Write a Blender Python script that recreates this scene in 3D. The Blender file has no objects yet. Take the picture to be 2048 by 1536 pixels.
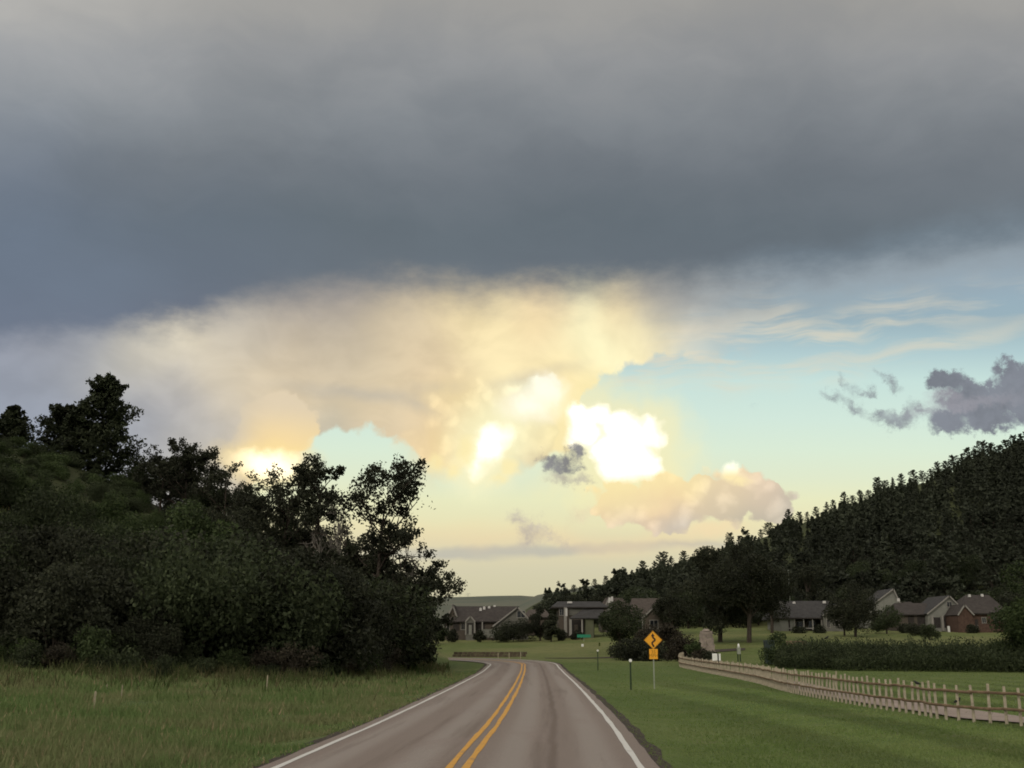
import bpy, bmesh, math, random
import numpy as np
from mathutils import Vector, Matrix, noise as mnoise

# ------------------------------------------------------------------ camera
FPX, CX, CY = 2200.0, 1024.0, 768.0            # focal length and centre in photo pixels (2048 x 1536)
PITCH = math.atan(522.0 / FPX)                 # true horizon lies on photo row 1290
EYE = Vector((0.0, 0.0, 2.2))
scene = bpy.context.scene
cam_data = bpy.data.cameras.new("camera")
cam_data.sensor_width = 36.0
cam_data.lens = 36.0 * FPX / 2048.0
cam_data.clip_start = 0.1
cam_data.clip_end = 30000.0
cam = bpy.data.objects.new("camera", cam_data)
cam.location = EYE
cam.rotation_euler = (math.pi / 2 + PITCH, 0.0, 0.0)
scene.collection.objects.link(cam)
scene.camera = cam
scene.render.engine = "CYCLES"
scene.cycles.max_bounces = 4
scene.cycles.diffuse_bounces = 3
scene.cycles.glossy_bounces = 2
scene.cycles.transparent_max_bounces = 8
scene.cycles.filter_width = 1.8
scene.cycles.use_adaptive_sampling = True
scene.cycles.adaptive_threshold = 0.02
scene.cycles.adaptive_min_samples = 8
scene.view_settings.view_transform = "Standard"
scene.view_settings.look = "None"
scene.view_settings.gamma = 1.0
scene.view_settings.use_curve_mapping = False
scene.view_settings.exposure = 0.0

def ray(px, py):
    dx, dy = (px - CX) / FPX, (CY - py) / FPX
    return Vector((dx, math.cos(PITCH) - dy * math.sin(PITCH), math.sin(PITCH) + dy * math.cos(PITCH)))

def at(px, py, depth):
    """world point seen at photo pixel (px, py), depth metres ahead along +Y"""
    r = ray(px, py)
    return EYE + r * (depth / r.y)

def lin(r, g, b):
    return tuple((c / 255 / 12.92) if c / 255 <= 0.04045 else ((c / 255 + 0.055) / 1.055) ** 2.4 for c in (r, g, b))

# ------------------------------------------------------------------ sky (world shader)
SUN_ELEV, SUN_AZ = 30.0, 205.0                 # low sun behind the viewer, degrees; azimuth clockwise from +Y
world = bpy.data.worlds.new("World")
scene.world = world
world.use_nodes = True
wt = world.node_tree
wt.nodes.clear()
world.cycles.sampling_method = "MANUAL"
world.cycles.sample_map_resolution = 512

class E:
    """a shader socket with arithmetic"""
    tree = wt
    def __init__(self, s): self.s = s
    def __add__(a, b): return mth("ADD", a, b)
    def __radd__(a, b): return mth("ADD", b, a)
    def __sub__(a, b): return mth("SUBTRACT", a, b)
    def __rsub__(a, b): return mth("SUBTRACT", b, a)
    def __mul__(a, b): return mth("MULTIPLY", a, b)
    def __rmul__(a, b): return mth("MULTIPLY", b, a)
    def __truediv__(a, b): return mth("DIVIDE", a, b)
    def __neg__(a): return mth("MULTIPLY", a, -1.0)

def put(sock, v):
    if isinstance(v, E): E.tree.links.new(v.s, sock)
    elif isinstance(v, (int, float)): sock.default_value = v
    elif len(sock.default_value) == 4 and len(v) == 3: sock.default_value = (*v, 1.0)
    else: sock.default_value = v

def mth(op, a, b=None, c=None, clamp=False):
    n = E.tree.nodes.new("ShaderNodeMath"); n.operation = op; n.use_clamp = clamp
    put(n.inputs[0], a)
    if b is not None: put(n.inputs[1], b)
    if c is not None: put(n.inputs[2], c)
    return E(n.outputs[0])

def vmth(op, a, b=None, scale=None):
    n = E.tree.nodes.new("ShaderNodeVectorMath"); n.operation = op
    put(n.inputs[0], a)
    if b is not None: put(n.inputs[1], b)
    if scale is not None: put(n.inputs["Scale"], scale)
    return E(n.outputs["Value"] if op in ("LENGTH", "DISTANCE", "DOT_PRODUCT") else n.outputs["Vector"])

def smooth(x, lo, hi, a=0.0, b=1.0):
    n = E.tree.nodes.new("ShaderNodeMapRange"); n.interpolation_type = "SMOOTHSTEP"
    put(n.inputs["Value"], x); put(n.inputs["From Min"], lo); put(n.inputs["From Max"], hi)
    put(n.inputs["To Min"], a); put(n.inputs["To Max"], b)
    return E(n.outputs["Result"])

def mixc(f, a, b):
    n = E.tree.nodes.new("ShaderNodeMix"); n.data_type = "VECTOR"
    n.clamp_factor = True
    put(n.inputs["Factor"], f)
    for i in n.inputs:
        if i.type == "VECTOR" and i.name == "A": put(i, a)
        if i.type == "VECTOR" and i.name == "B": put(i, b)
    return E([o for o in n.outputs if o.type == "VECTOR"][0])

def noise(vec, scale=1.0, detail=2.0, rough=0.5, lac=2.0, dist=0.0, color=False, dims="2D"):
    n = E.tree.nodes.new("ShaderNodeTexNoise"); n.noise_dimensions = dims
    put(n.inputs["Vector"], vec)
    n.inputs["Scale"].default_value = scale; n.inputs["Detail"].default_value = detail
    n.inputs["Roughness"].default_value = rough; n.inputs["Lacunarity"].default_value = lac
    n.inputs["Distortion"].default_value = dist
    return E(n.outputs["Color" if color else "Fac"])

def ramp(x, stops):
    n = E.tree.nodes.new("ShaderNodeValToRGB"); put(n.inputs[0], x)
    el = n.color_ramp.elements
    while len(el) < len(stops): el.new(0.5)
    for e, (p, c) in zip(el, stops): e.position = p; e.color = (*c, 1.0)
    return E(n.outputs["Color"])

def curve(x, pts, x0, x1, y0, y1):
    """a smooth curve y(x) through pts"""
    n = E.tree.nodes.new("ShaderNodeFloatCurve")
    put(n.inputs["Value"], (x - x0) / (x1 - x0))
    c = n.mapping.curves[0].points
    pts = sorted(pts)
    while len(c) < len(pts): c.new(0.5, 0.5)
    for p, (a, b) in zip(c, pts):
        p.location = ((a - x0) / (x1 - x0), (b - y0) / (y1 - y0))
        p.handle_type = "AUTO_CLAMPED"
    n.mapping.update()
    return E(n.outputs["Value"]) * (y1 - y0) + y0

KS = 22.0                                       # sky units per radian: one unit is about 100 photo pixels
def sk(px, py):
    d = ray(px, py).normalized()
    return math.atan2(d.x, d.y) * KS, math.asin(d.z) * KS

co = E(wt.nodes.new("ShaderNodeTexCoord").outputs["Generated"])
D = vmth("NORMALIZE", co)
sep = wt.nodes.new("ShaderNodeSeparateXYZ"); wt.links.new(D.s, sep.inputs[0])
dX, dY, dZ = (E(o) for o in sep.outputs)
U = mth("ARCTAN2", dX, dY) * KS
W = mth("ARCSINE", dZ) * KS
Q = mth("ARCTAN2", dZ, dY) * KS                  # angle up over the forward horizon, on past the zenith
def comb(x, y, z=0.0):
    n = E.tree.nodes.new("ShaderNodeCombineXYZ")
    put(n.inputs[0], x); put(n.inputs[1], y); put(n.inputs[2], z)
    return E(n.outputs[0])
P = comb(U, W)

def warp(vec, scale, amp, detail, rough=0.55):
    c = noise(vec, scale, detail, rough, color=True)
    return vmth("ADD", vec, vmth("MULTIPLY", vmth("SUBTRACT", c, (0.5, 0.5, 0.5)), (amp, amp, 0.0)))

P_soft = warp(P, 0.35, 1.5, 2.0)
P_puff = warp(P, 1.9, 0.34, 4.0, 0.58)
P_rag = warp(P, 2.6, 0.60, 4.0, 0.68)

def voro(vec, scale, detail=1.0):
    n = wt.nodes.new("ShaderNodeTexVoronoi"); n.feature = "F1"; n.voronoi_dimensions = "2D"
    put(n.inputs["Vector"], vec); n.inputs["Scale"].default_value = scale
    n.inputs["Detail"].default_value = detail; n.inputs["Roughness"].default_value = 0.45
    return E(n.outputs["Distance"])
BILLOW = voro(P_puff, 2.0)                       # rounded heaps: 0 on a heap's crown, large in the creases

def emit(c):
    n = wt.nodes.new("ShaderNodeBackground"); put(n.inputs["Color"], c)
    return E(n.outputs[0])

def over_sky(f, below, c):
    """lay a cloud of colour c with cover f over the sky behind it (a shader, so hidden layers cost nothing)"""
    n = wt.nodes.new("ShaderNodeMixShader")
    put(n.inputs[0], f); put(n.inputs[1], below); put(n.inputs[2], c if getattr(c, "shader", False) else emit(c))
    e = E(n.outputs[0]); e.shader = True
    return e

def blobs(vec, ells, k=0.18):
    """signed distance (sky units, negative inside) to a union of ellipses given in photo pixels"""
    out = None
    for e in ells:
        px, py, rx, ry = e[:4]; rot = e[4] if len(e) > 4 else 0.0
        c = sk(px, py); ux = sk(px + 20, py); uy = sk(px, py - 20)
        sx = math.hypot(ux[0] - c[0], ux[1] - c[1]) / 20; sy = math.hypot(uy[0] - c[0], uy[1] - c[1]) / 20
        rx, ry = rx * sx, ry * sy
        if rot == 0.0:
            ln = vmth("LENGTH", vmth("MULTIPLY", vmth("SUBTRACT", vec, (c[0], c[1], 0.0)), (1 / rx, 1 / ry, 0.0)))
        else:
            q = vmth("SUBTRACT", vec, (c[0], c[1], 0.0)); r = math.radians(rot)
            a = vmth("DOT_PRODUCT", q, (math.cos(r) / rx, math.sin(r) / rx, 0.0))
            b = vmth("DOT_PRODUCT", q, (-math.sin(r) / ry, math.cos(r) / ry, 0.0))
            ln = mth("SQRT", a * a + b * b)
        d = mth("MULTIPLY_ADD", ln, min(rx, ry), -min(rx, ry))
        out = d if out is None else mth("SMOOTH_MIN", out, d, k)
    return out

def spots(vec, pts, power=1.0):
    """smooth colour field: normalised gaussian blend of (px, py, radius, colour)"""
    tot = col = None
    for px, py, r, c in pts:
        d = vmth("DISTANCE", vec, (*sk(px, py), 0.0)) * (100.0 / r)
        w = mth("EXPONENT", -(d * d))
        t = vmth("SCALE", lin(*c), scale=w)
        tot = w if tot is None else tot + w
        col = t if col is None else vmth("ADD", col, t)
    return vmth("SCALE", col, scale=mth("DIVIDE", 1.0, tot + 1e-6))
def vpos(py): return sk(CX, py)[1]
# clear air: a Sky Texture tinted towards the evening colours of the gap under the cloud deck
nish = wt.nodes.new("ShaderNodeTexSky"); nish.sky_type = "NISHITA"; nish.sun_disc = False
nish.sun_elevation = math.radians(SUN_ELEV); nish.sun_rotation = math.radians(SUN_AZ)
nish.air_density = 1.0; nish.dust_density = 1.5; nish.ozone_density = 2.0
nish_c = vmth("SCALE", E(nish.outputs[0]), scale=0.10)
V0, V1 = vpos(1300), vpos(430)
def vs(py): return (vpos(py) - V0) / (V1 - V0)
clear = ramp((Q - V0) / (V1 - V0), [(vs(p), lin(*c)) for p, c in (
    (1290, (200, 194, 164)), (1200, (208, 201, 166)), (1140, (215, 207, 174)), (1085, (228, 216, 176)),
    (1050, (236, 228, 182)), (1000, (236, 236, 192)), (955, (228, 236, 204)), (900, (222, 238, 214)), (840, (214, 235, 220)),
    (762, (203, 228, 220)), (705, (180, 206, 208)), (640, (155, 179, 188)), (560, (153, 174, 187)), (480, (146, 168, 184)))])
clear = mixc(0.06, clear, nish_c)

# horizon stratus
band = blobs(warp(P, 0.9, 0.25, 3.0), [(1030, 1102, 330, 13, 1.5), (1370, 1088, 150, 7, 1), (900, 1112, 120, 10, 0)], 0.1)
sky = over_sky(smooth(band, 0.06, -0.10) * 0.75, emit(clear), lin(186, 184, 174))
glow = blobs(P_soft, [(1240, 1068, 190, 16, 0), (1020, 1076, 150, 10, 0)], 0.2)
sky = over_sky(smooth(glow, 0.25, -0.2) * 0.28, sky, lin(250, 214, 164))

# thin streaks drifting right from the anvil
st_n = noise(vmth("MULTIPLY", warp(P, 0.5, 0.5, 2.0), (0.35, 2.6, 1.0)), 1.0, 4.0, 0.6)
streak = blobs(P_soft, [(1420, 700, 260, 32, 1), (1850, 690, 120, 12, 9), (1380, 650, 200, 16, 0), (1780, 625, 60, 8, 8), (1600, 735, 160, 14, 3), (1640, 640, 300, 26, 4)], 0.3)
sky = over_sky(smooth(streak, 0.35, -0.30) * smooth(st_n, 0.38, 0.66) * 0.7, sky, lin(226, 216, 192))

# the big pale anvil under the deck: everything above this lower border
LOW = [(-300, 1500), (420, 1500), (470, 1010), (540, 962), (595, 925), (630, 886), (690, 874), (745, 873), (790, 888), (830, 915),
       (870, 945), (930, 950), (985, 945), (1030, 934), (1080, 925), (1135, 915), (1165, 800), (1200, 770), (1250, 745), (1300, 732), (1380, 728), (1480, 722), (1560, 712), (1640, 702), (1720, 560), (2400, 400)]
lp = [sk(*p) for p in LOW]
P_a = warp(P, 1.1, 0.22, 4.0, 0.6)
P_e = warp(P_a, 3.2, 0.16, 4.0, 0.65)
sa = wt.nodes.new("ShaderNodeSeparateXYZ"); wt.links.new(P_e.s, sa.inputs[0])
Ua, Wa = E(sa.outputs[0]), E(sa.outputs[1])
lowW = curve(Ua, lp, -14.0, 16.0, -6.0, 26.0)
anv = Wa - lowW - (BILLOW - 0.35) * 0.28
a_soft = smooth(U, sk(1240, 700)[0], sk(1660, 700)[0])
anv_a = smooth(anv, -0.03, 0.16) * (1.0 - a_soft * smooth(st_n, 0.70, 0.42, 0.55, 1.0)) * smooth(U, sk(1700, 700)[0], sk(1280, 700)[0])
A_PTS = [
    (0, 720, 120, (150, 155, 168)), (130, 690, 110, (150, 153, 160)), (0, 860, 130, (150, 158, 172)), (230, 740, 70, (190, 188, 180)),
    (290, 690, 60, (206, 199, 182)), (345, 712, 70, (234, 223, 197)), (450, 712, 75, (226, 214, 190)), (470, 660, 80, (176, 171, 163)),
    (640, 640, 90, (165, 158, 152)), (640, 710, 90, (200, 187, 164)), (560, 770, 90, (224, 206, 174)), (720, 770, 90, (222, 205, 172)),
    (820, 650, 80, (206, 192, 166)), (930, 640, 70, (236, 216, 170)), (860, 720, 90, (226, 205, 168)), (1000, 690, 85, (255, 238, 188)),
    (1080, 640, 60, (242, 216, 170)), (1180, 680, 90, (255, 250, 204)), (1230, 625, 50, (238, 214, 168)), (1320, 615, 60, (186, 180, 168)), (1290, 690, 60, (254, 238, 188)), (1380, 705, 60, (232, 222, 196)),
    (1450, 660, 110, (196, 194, 186)), (1600, 690, 90, (214, 212, 200)), (1130, 750, 60, (250, 226, 172)), (900, 800, 70, (228, 206, 170)), (760, 850, 80, (220, 202, 170)), (660, 870, 50, (186, 184, 170)),
    (900, 880, 70, (246, 218, 170)), (960, 930, 60, (252, 226, 168)), (1060, 900, 70, (240, 220, 174)),
    (300, 800, 70, (163, 164, 170)), (370, 785, 55, (172, 170, 170)), (250, 850, 90, (160, 164, 173)), (400, 870, 70, (182, 180, 178)), (460, 800, 60, (214, 202, 180)),
    (470, 930, 50, (216, 200, 170)), (420, 960, 80, (196, 190, 178)), (560, 920, 60, (250, 214, 150)), (60, 1050, 160, (156, 162, 172)), (330, 1050, 120, (186, 184, 178)), (60, 1250, 160, (160, 164, 168)), (360, 1220, 120, (190, 188, 176)), (500, 1040, 60, (222, 208, 172)), (-200, 900, 200, (150, 158, 172)), (-200, 1200, 200, (160, 164, 170)), (480, 1400, 200, (180, 180, 170))]
P_m = warp(P, 0.5, 0.75, 3.0)
a_col = spots(P_m, A_PTS)
fine = noise(vmth("MULTIPLY", P_soft, (1.0, 1.6, 1.0)), 1.1, 3.0, 0.5)
a_col = vmth("SCALE", a_col, scale=smooth(fine, 0.25, 0.75, 0.95, 1.06))
sky = over_sky(anv_a, sky, a_col)
# creases in the anvil: grey pockets
pock = blobs(P_a, [(890, 780, 34, 9, 0), (740, 790, 90, 8, -4), (840, 815, 45, 8, -20), (1040, 762, 60, 9, 14)], 0.1)
sky = over_sky(smooth(pock, 0.18, -0.12) * 0.42, sky, lin(172, 172, 168))

# left bulge with its burning base
bulge_d = blobs(P_puff, [(555, 850, 82, 72), (500, 900, 45, 45), (600, 850, 38, 50)], 0.25) + BILLOW * 0.10
bulge_c = mixc(smooth(W, vpos(900), vpos(810)), lin(250, 222, 164), lin(226, 209, 180))
sky = over_sky(smooth(bulge_d, 0.05, -0.03) * smooth(U, sk(440, 850)[0], sk(560, 850)[0]) * 0.85, sky, bulge_c)
core_d = blobs(P_puff, [(528, 920, 52, 18), (522, 935, 36, 24), (560, 935, 34, 22)], 0.2)
sky = over_sky(smooth(core_d, 0.30, -0.05) * 0.75, sky, lin(255, 228, 158))
sky = over_sky(smooth(core_d, 0.14, -0.20), sky, (1.7, 1.5, 1.05))

# central cumulus
cc_d = blobs(P_puff, [(1050, 800, 76, 44, 14), (1098, 785, 36, 36), (990, 850, 120, 70), (985, 915, 84, 36), (900, 890, 66, 46), (868, 928, 26, 20), (1050, 870, 74, 62), (930, 800, 80, 50)], 0.2) + BILLOW * 0.16 - 0.05
cc_c = spots(P_a, [(1100, 780, 45, (255, 255, 240)), (1060, 790, 60, (255, 252, 220)), (1000, 800, 60, (255, 240, 188)), (940, 850, 60, (254, 228, 174)),
                   (880, 890, 50, (253, 226, 172)), (920, 790, 60, (250, 228, 178)), (990, 880, 55, (255, 250, 200)), (960, 945, 45, (255, 226, 160)), (1060, 860, 45, (252, 232, 184)), (1080, 920, 50, (228, 212, 178)), (1040, 820, 50, (255, 250, 210)), (1120, 840, 35, (246, 228, 180))])
cc_c = vmth("SCALE", cc_c, scale=smooth(BILLOW, 0.05, 0.75, 1.10, 0.86))
cc_s = smooth(U, sk(980, 850)[0], sk(1090, 850)[0], 0.42, 0.05)
sky = over_sky(smooth(cc_d, cc_s, cc_s * -1.0), sky, cc_c)
core2 = blobs(P_puff, [(990, 868, 30, 24), (975, 895, 30, 34), (950, 928, 16, 18)], 0.2) + BILLOW * 0.1
sky = over_sky(smooth(core2, 0.85, -0.05) * 0.75, sky, lin(255, 250, 204))
sky = over_sky(smooth(core2, 0.22, -0.26), sky, (1.6, 1.5, 1.3))
core3 = blobs(P_puff, [(1098, 790, 26, 24), (1075, 812, 34, 16)], 0.2)
sky = over_sky(smooth(core3, 0.34, -0.26) * 0.9, sky, (1.25, 1.2, 1.05))
knot = blobs(P_puff, [(872, 925, 20, 22), (935, 905, 22, 34), (905, 940, 16, 14), (1020, 935, 22, 18), (1000, 955, 18, 10)], 0.1)
sky = over_sky(smooth(knot, 0.06, -0.12) * 0.65, sky, lin(255, 238, 176))

# peach cloud on the right, under the tower
pc_d = blobs(P_puff, [(1250, 990, 66, 44), (1340, 1000, 120, 52), (1450, 1000, 112, 50), (1535, 1008, 54, 46), (1470, 958, 46, 26), (1398, 968, 40, 28), (1228, 1016, 38, 30), (1320, 1045, 70, 22), (1345, 1060, 30, 12)], 0.14) + BILLOW * 0.26 - 0.14
pc_c = spots(P_a, [(1230, 985, 45, (255, 230, 172)), (1330, 975, 55, (254, 222, 172)), (1390, 960, 35, (255, 236, 182)), (1460, 965, 45, (250, 226, 184)), (1530, 985, 45, (240, 216, 188)),
                   (1580, 1010, 40, (200, 192, 176)), (1440, 1005, 50, (226, 208, 178)), (1500, 1040, 60, (192, 186, 168)), (1290, 1015, 45, (242, 214, 178)), (1350, 1055, 40, (204, 196, 184)), (1220, 1015, 40, (246, 220, 178)), (1250, 1050, 40, (216, 204, 184))])
pc_c = vmth("SCALE", pc_c, scale=smooth(BILLOW, 0.05, 0.75, 1.12, 0.92))
sky = over_sky(smooth(pc_d, 0.04, -0.05), sky, pc_c)
puffs = blobs(P_puff, [(1305, 1018, 18, 14), (1326, 1014, 15, 15), (1425, 1058, 52, 12, 2)], 0.06)
sky = over_sky(smooth(puffs, 0.10, -0.10) * 0.5, sky, lin(248, 220, 176))
dome_d = blobs(P_puff, [(1463, 945, 27, 22), (1480, 962, 24, 12)], 0.1) + BILLOW * 0.05
sky = over_sky(smooth(dome_d, 0.06, -0.08), sky, mixc(smooth(W, vpos(962), vpos(932)), lin(255, 236, 182), (1.4, 1.32, 1.08)))

# the blazing white tower
tw_d = blobs(P_puff, [(1160, 826, 34, 28), (1192, 832, 36, 32), (1228, 852, 40, 34), (1300, 868, 31, 36), (1262, 868, 45, 36), (1170, 862, 44, 34), (1238, 905, 74, 42), (1284, 932, 42, 36), (1236, 945, 50, 26), (1146, 884, 18, 14)], 0.08) + BILLOW * 0.18 - 0.08
sky = over_sky(smooth(tw_d, 0.85, -0.02) * 0.6, sky, lin(255, 240, 178))
tw_c = mixc(smooth(W, vpos(990), vpos(938)), lin(255, 224, 158), (1.6, 1.52, 1.3))
tw_c = mixc(smooth(tw_d, -0.02, -0.26), mixc(0.5, lin(255, 244, 204), tw_c), tw_c)
tw_c = mixc(smooth(U, sk(1118, 850)[0], sk(1150, 850)[0]), lin(255, 246, 200), tw_c)
sky = over_sky(smooth(tw_d, 0.07, -0.10), sky, tw_c)

# grey fragments floating in front
def frag(vec, ells, colour, strength, off=0.0, k=0.12, soft=0.10):
    global sky
    d = blobs(vec, ells, k) + BILLOW * 0.10 + off
    c = vmth("SCALE", lin(*colour), scale=smooth(noise(P_puff, 1.6, 4.0, 0.6), 0.3, 0.7, 0.88, 1.14))
    sky = over_sky(smooth(d, soft, -soft) * strength, sky, c)
frag(P_rag, [(1130, 958, 50, 16, -8), (1165, 965, 26, 14)], (178, 172, 160), 0.8)
frag(P_rag, [(1100, 925, 32, 22), (1150, 906, 18, 18), (1130, 930, 34, 22), (1155, 935, 22, 14)], (132, 131, 134), 0.95)
frag(P_rag, [(1042, 1040, 26, 18), (1062, 1062, 22, 18), (1095, 1072, 26, 10, -20), (1130, 1086, 24, 7, -20), (1060, 1085, 22, 14)], (190, 180, 172), 0.75, soft=0.14)
frag(P_rag, [(1165, 1032, 24, 12, 15)], (222, 202, 172), 0.6, soft=0.2)
frag(P_rag, [(618, 919, 30, 7, -6)], (176, 176, 166), 0.8)
frag(P_rag, [(1512, 816, 17, 5)], (170, 188, 190), 0.8)
frag(P_rag, [(1960, 800, 85, 38), (2060, 790, 70, 60), (1888, 762, 40, 20), (2020, 742, 34, 20), (1900, 835, 42, 20), (1975, 845, 90, 20), (1890, 855, 22, 12), (2120, 790, 90, 70)], (124, 128, 138), 0.97, -0.06, soft=0.07)
frag(P_rag, [(1790, 838, 40, 14), (1755, 832, 24, 12), (1815, 825, 16, 18), (1712, 815, 20, 7, -25), (1736, 788, 15, 12, -40), (1776, 762, 15, 7, -35), (1690, 764, 14, 6, -45), (1846, 815, 18, 9, -30), (1660, 788, 16, 5, -15)], (140, 145, 152), 0.9, -0.04)
hl = blobs(P_rag, [(1925, 808, 46, 5, 3), (1890, 795, 22, 8)], 0.1)
sky = over_sky(smooth(hl, 0.14, -0.06) * 0.45, sky, lin(172, 168, 176))

# beyond the sides of the view, the same bright band without its cloud heaps
side_n = noise(P, 0.16, 2.0, 0.5)
sky = over_sky(smooth(mth("ABSOLUTE", U), 12.5, 18.0), sky, mixc(smooth(side_n, 0.4, 0.6), lin(206, 205, 190), lin(168, 171, 176)))
# the dark deck overhead, seen from below, running on over the viewer
EDGE = [(-400, 715), (0, 692), (250, 668), (420, 648), (600, 618), (800, 612), (980, 614), (1200, 618), (1400, 622), (1560, 614), (1680, 606), (1800, 578), (1900, 562), (2048, 546), (2400, 498)]
ep = [(-70.0, sk(-400, 705)[1] + 0.3)] + [sk(*p) for p in EDGE] + [(70.0, sk(2400, 480)[1])]
edgeW = curve(U, ep, -70.0, 70.0, 0.0, 30.0)
e_n = noise(vmth("MULTIPLY", P, (0.5, 1.0, 1.0)), 1.3, 5.0, 0.6)
over = W - edgeW + (e_n - 0.5) * 0.75
right = smooth(U, sk(1100, 600)[0], sk(1700, 600)[0])
leftw = smooth(U, sk(700, 650)[0], sk(300, 650)[0])
deck_a = smooth(over, -0.42 - right * 0.25 + leftw * 0.18, 0.85 + right * 0.6 - leftw * 0.35)
PV = vmth("SCALE", comb(dX, dY), scale=mth("DIVIDE", 1.0, mth("MAXIMUM", dZ, 0.05)))
d_n = noise(vmth("MULTIPLY", PV, (1.0, 0.6, 1.0)), 1.1, 5.0, 0.5, dist=0.4)
d_n2 = noise(vmth("MULTIPLY", P_soft, (0.5, 1.0, 1.0)), 0.55, 5.0, 0.55)
V2, V3 = vpos(650), 34.0 * 2 - vpos(650)
def dv(py): return 2 * (vpos(py) - V2) / (V3 - V2)
deck = ramp((Q + (d_n2 - 0.5) * 1.2 - V2) / (V3 - V2), [(dv(p) * 0.5, lin(*c)) for p, c in (
    (640, (108, 113, 124)), (570, (105, 114, 123)), (460, (103, 113, 121)), (330, (113, 120, 127)), (220, (130, 135, 140)), (110, (146, 148, 150)), (10, (158, 157, 154)))] + [(0.5, lin(212, 206, 197)), (0.7, lin(232, 227, 219)), (0.95, lin(232, 224, 212))])
blue = smooth(vmth("DISTANCE", vmth("MULTIPLY", P_soft, (0.45, 1.0, 1.0)), (sk(-150, 570)[0] * 0.45, sk(-150, 570)[1], 0.0)), 4.2, 0.3)
deck = mixc(blue * 0.55, deck, lin(112, 126, 148))
deck = vmth("SCALE", deck, scale=smooth(d_n, 0.25, 0.75, 0.965, 1.035) * smooth(d_n2, 0.3, 0.7, 0.97, 1.03))
lite = smooth(U, sk(600, 200)[0], sk(-100, 200)[0]) * smooth(Q, vpos(420), vpos(180))
deck = vmth("SCALE", deck, scale=1.0 + lite * 0.27)
rim = smooth(over, 0.95, 0.1) * right
deck = mixc(rim * 0.8, deck, lin(160, 158, 154))
warm = smooth(over, 1.0, -0.1) * smooth(U, sk(380, 600)[0], sk(760, 600)[0]) * (1.0 - right)
deck = mixc(warm * 0.6, deck, lin(152, 146, 142))
sky = over_sky(deck_a, sky, deck)
# far side of the sky, behind the viewer: the same deck, opening to the evening light low down
sky = over_sky(mth("LESS_THAN", W, vpos(1312)), sky, lin(170, 165, 140))
wo = wt.nodes.new("ShaderNodeOutputWorld"); wt.links.new(sky.s, wo.inputs["Surface"])

sun_d = bpy.data.lights.new("sun", "SUN"); sun_d.energy = 0.9; sun_d.angle = math.radians(20); sun_d.color = (1.0, 0.93, 0.82)
sun = bpy.data.objects.new("sun", sun_d); scene.collection.objects.link(sun)
_a, _e = math.radians(SUN_AZ), math.radians(SUN_ELEV)
sun.rotation_euler = Vector((-math.sin(_a) * math.cos(_e), -math.cos(_a) * math.cos(_e), -math.sin(_e))).to_track_quat("-Z", "Y").to_euler()
# ------------------------------------------------------------------ helpers
rng = np.random.default_rng(7)
random.seed(7)
C = scene.collection

def sstep(a, b, x):
    t = np.clip((x - a) / (b - a), 0.0, 1.0)
    return t * t * (3 - 2 * t)

class MB:
    """collects shapes, links them as one mesh object"""
    def __init__(self): self.v, self.f, self.m = [], [], []
    def add(self, verts, faces, mi=0):
        o = len(self.v)
        self.v.extend([tuple(p) for p in verts])
        self.f.extend([tuple(i + o for i in f) for f in faces])
        self.m.extend([mi] * len(faces))
        return self
    def box(self, c, s, rz=0.0, mi=0, taper=1.0, lean=(0, 0)):
        hx, hy, hz = s[0] / 2, s[1] / 2, s[2] / 2
        ca, sa = math.cos(rz), math.sin(rz)
        vs = []
        for z in (-hz, hz):
            k = taper if z > 0 else 1.0
            for x, y in ((-hx, -hy), (hx, -hy), (hx, hy), (-hx, hy)):
                x, y = x * k, y * k
                if z > 0: x += lean[0]; y += lean[1]
                vs.append((c[0] + x * ca - y * sa, c[1] + x * sa + y * ca, c[2] + z))
        return self.add(vs, [(0, 3, 2, 1), (4, 5, 6, 7), (0, 1, 5, 4), (1, 2, 6, 5), (2, 3, 7, 6), (3, 0, 4, 7)], mi)
    def tube(self, pts, radii, n=6, mi=0, cap=True):
        pts = [Vector(p) for p in pts]
        vs, fs = [], []
        for i, p in enumerate(pts):
            d = (pts[min(i + 1, len(pts) - 1)] - pts[max(i - 1, 0)])
            d = d.normalized() if d.length > 1e-9 else Vector((0, 0, 1))
            a = d.orthogonal().normalized(); b = d.cross(a)
            r = radii[i] if hasattr(radii, "__len__") else radii
            for k in range(n):
                t = 2 * math.pi * k / n
                vs.append(p + a * (r * math.cos(t)) + b * (r * math.sin(t)))
        for i in range(len(pts) - 1):
            for k in range(n):
                fs.append((i * n + k, i * n + (k + 1) % n, (i + 1) * n + (k + 1) % n, (i + 1) * n + k))
        if cap:
            fs.append(tuple(range(n - 1, -1, -1))); fs.append(tuple(range((len(pts) - 1) * n, len(pts) * n)))
        return self.add(vs, fs, mi)
    def prism(self, poly, y0, y1, mi=0):
        """polygon in the x-z plane pushed from y0 to y1"""
        n = len(poly)
        vs = [(x, y0, z) for x, z in poly] + [(x, y1, z) for x, z in poly]
        fs = [tuple(range(n)), tuple(range(2 * n - 1, n - 1, -1))] + [(i, i + n, (i + 1) % n + n, (i + 1) % n) for i in range(n)]
        return self.add(vs, fs, mi)
    def mesh(self, name, mats):
        me = bpy.data.meshes.new(name)
        me.from_pydata(self.v, [], self.f)
        for m in (mats if isinstance(mats, (list, tuple)) else [mats]): me.materials.append(m)
        if any(self.m): me.polygons.foreach_set("material_index", self.m)
        bm = bmesh.new(); bm.from_mesh(me); bmesh.ops.recalc_face_normals(bm, faces=bm.faces); bm.to_mesh(me); bm.free()
        return me
    def build(self, name, mats, parent=None, loc=None, smooth=False):
        return obj(name, self.mesh(name, mats), parent, loc, smooth)

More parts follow.
